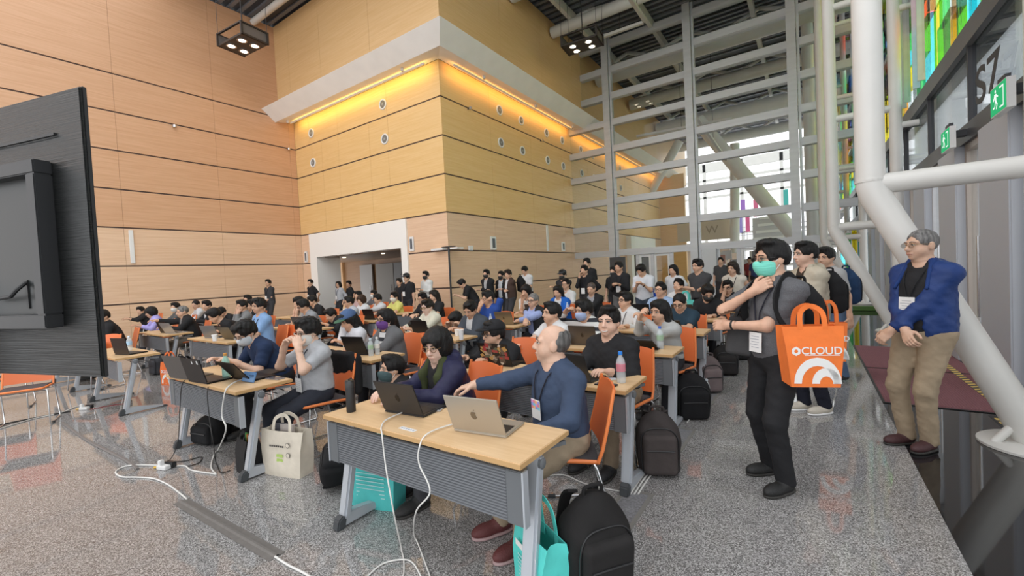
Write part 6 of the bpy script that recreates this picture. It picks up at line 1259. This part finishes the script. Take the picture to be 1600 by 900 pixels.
# spare chairs at the lower left
for k, (px, py, rz) in enumerate(((42, 665, 1.25), (10, 640, 1.3), (150, 607, .4))):
    p = flr(px, py); chair(p[0], p[1], rz, 'empty orange chair under the display screen, %s' % ('nearest', 'partly outside the picture', 'farthest')[k])
for k, (px, py) in enumerate(((655, 560), (715, 640), (620, 480), (737, 600), (415, 545), (703, 490), (1000, 545))):
    pass
for k, (x, y) in enumerate(((-3.93, 3.46), (-2.52, 2.28), (-7.2, 3.55))):
    chair(x, y, .05*k, 'vacant orange chair %s' % ('behind the second table beside the purple mask', 'at the left end of the front table', 'behind the light blue polo', 'next to the charcoal zip jacket')[k])
# ---- far hall
o = MB().span((-.35, -.05, 0), (.35, .05, 2.0)).build('sign_board', mat('sign_dark', (.07, .07, .075), .5), None, (-7.0, 18.6, .0)); tag(o, 'dark standing sign board with a white letter H beside the screen doors', 'sign')
text_mesh('lettering', 'H', .3, frame((0, -.053, 1.35), (1, 0, 0), (0, 0, 1), (0, -1, 0)), M_white_plastic, o); text_mesh('lettering', '+', .25, frame((0, -.053, 1.7), (1, 0, 0), (0, 0, 1), (0, -1, 0)), M_white_plastic, o)
text_mesh('lettering', 'W', .8, frame((-5.6, 33.85, 3.9), (1, 0, 0), (0, 0, 1), (0, -1, 0)), mat('letter_brown', (.35, .27, .16), .5), None)
bpy.context.scene.collection.objects[-1].name = 'wall_letter'; tag(bpy.data.objects['wall_letter'], 'large letter W sign on the far wall', 'sign')
MB().span((-8.0, 33.88, 3.2), (-4.4, 33.98, 4.6)).build('wall_sign', mat('sign_tan', (.62, .52, .36), .6)); tag(bpy.data.objects['wall_sign'], 'tan sign panel behind the letter W on the far wall', 'sign')
e = empty('exhibit_tower', (-2.2, 36, 0)); tag(e, 'white tiered exhibition tower in the far hall', 'exhibit')
for k in range(9): MB().span((-1.5+.12*k, -.6, .6+.48*k), (1.5-.12*k, .6, .78+.48*k)).build('tier', M_white_plastic, e)
MB().span((-1.0, -.4, 0), (1.0, .4, 4.6)).build('core', mat('tower_core', (.55, .55, .56), .5), e)
rg = random.Random(9)
for k in range(14):
    px = 1122+k*5.2; yy = 22+rg.random()*9; p = on_y(px, 440, yy); e = empty('exhibit_stand', (p.x, yy, 0)); tag(e, 'small blurred exhibition stand in the far hall, number %s from the left' % ('one two three four five six seven eight nine ten eleven twelve thirteen fourteen'.split()[k]), 'exhibit', 'far exhibition stands')
    h = 1.3+rg.random()*.9; c = rg.choice([(.5, .5, .52), (.08, .08, .09), (.35, .12, .08), (.6, .58, .55), (.25, .28, .32)]); MB().span((-.25, -.2, 0), (.25, .2, .7)).build('plinth', mat('plinth_%d' % int(c[0]*99), c, .6), e); MB().bar((-.2, 0, .7), (-.2, 0, h), .04, .04).bar((.2, 0, .7), (.2, 0, h), .04, .04).build('post', M_steel, e); MB().span((-.22, -.03, h-.45), (.22, .0, h)).build('board', mat('board_%d' % int(c[2]*99+3), tuple(min(1, q+.15) for q in c), .6), e)
for k, (px, yy, c) in enumerate(((1127, 15.5, (.06, .06, .06)), (1172, 21, (.3, .05, .05)), (1160, 23, (.5, .5, .5)), (1181, 20, (.05, .08, .2)))):
    p = on_y(px, 425, yy); person(p.x, yy, ('person in dark clothes at the far doors', 'person in red far beyond the doors', 'person in light grey far beyond the doors', 'person in navy near the far doors')[k], 0, 'stand', 'far', 2, hands=((.24, -.03, .80), (-.24, -.03, .80)), shirt=c, shoes=None, group='far visitors')
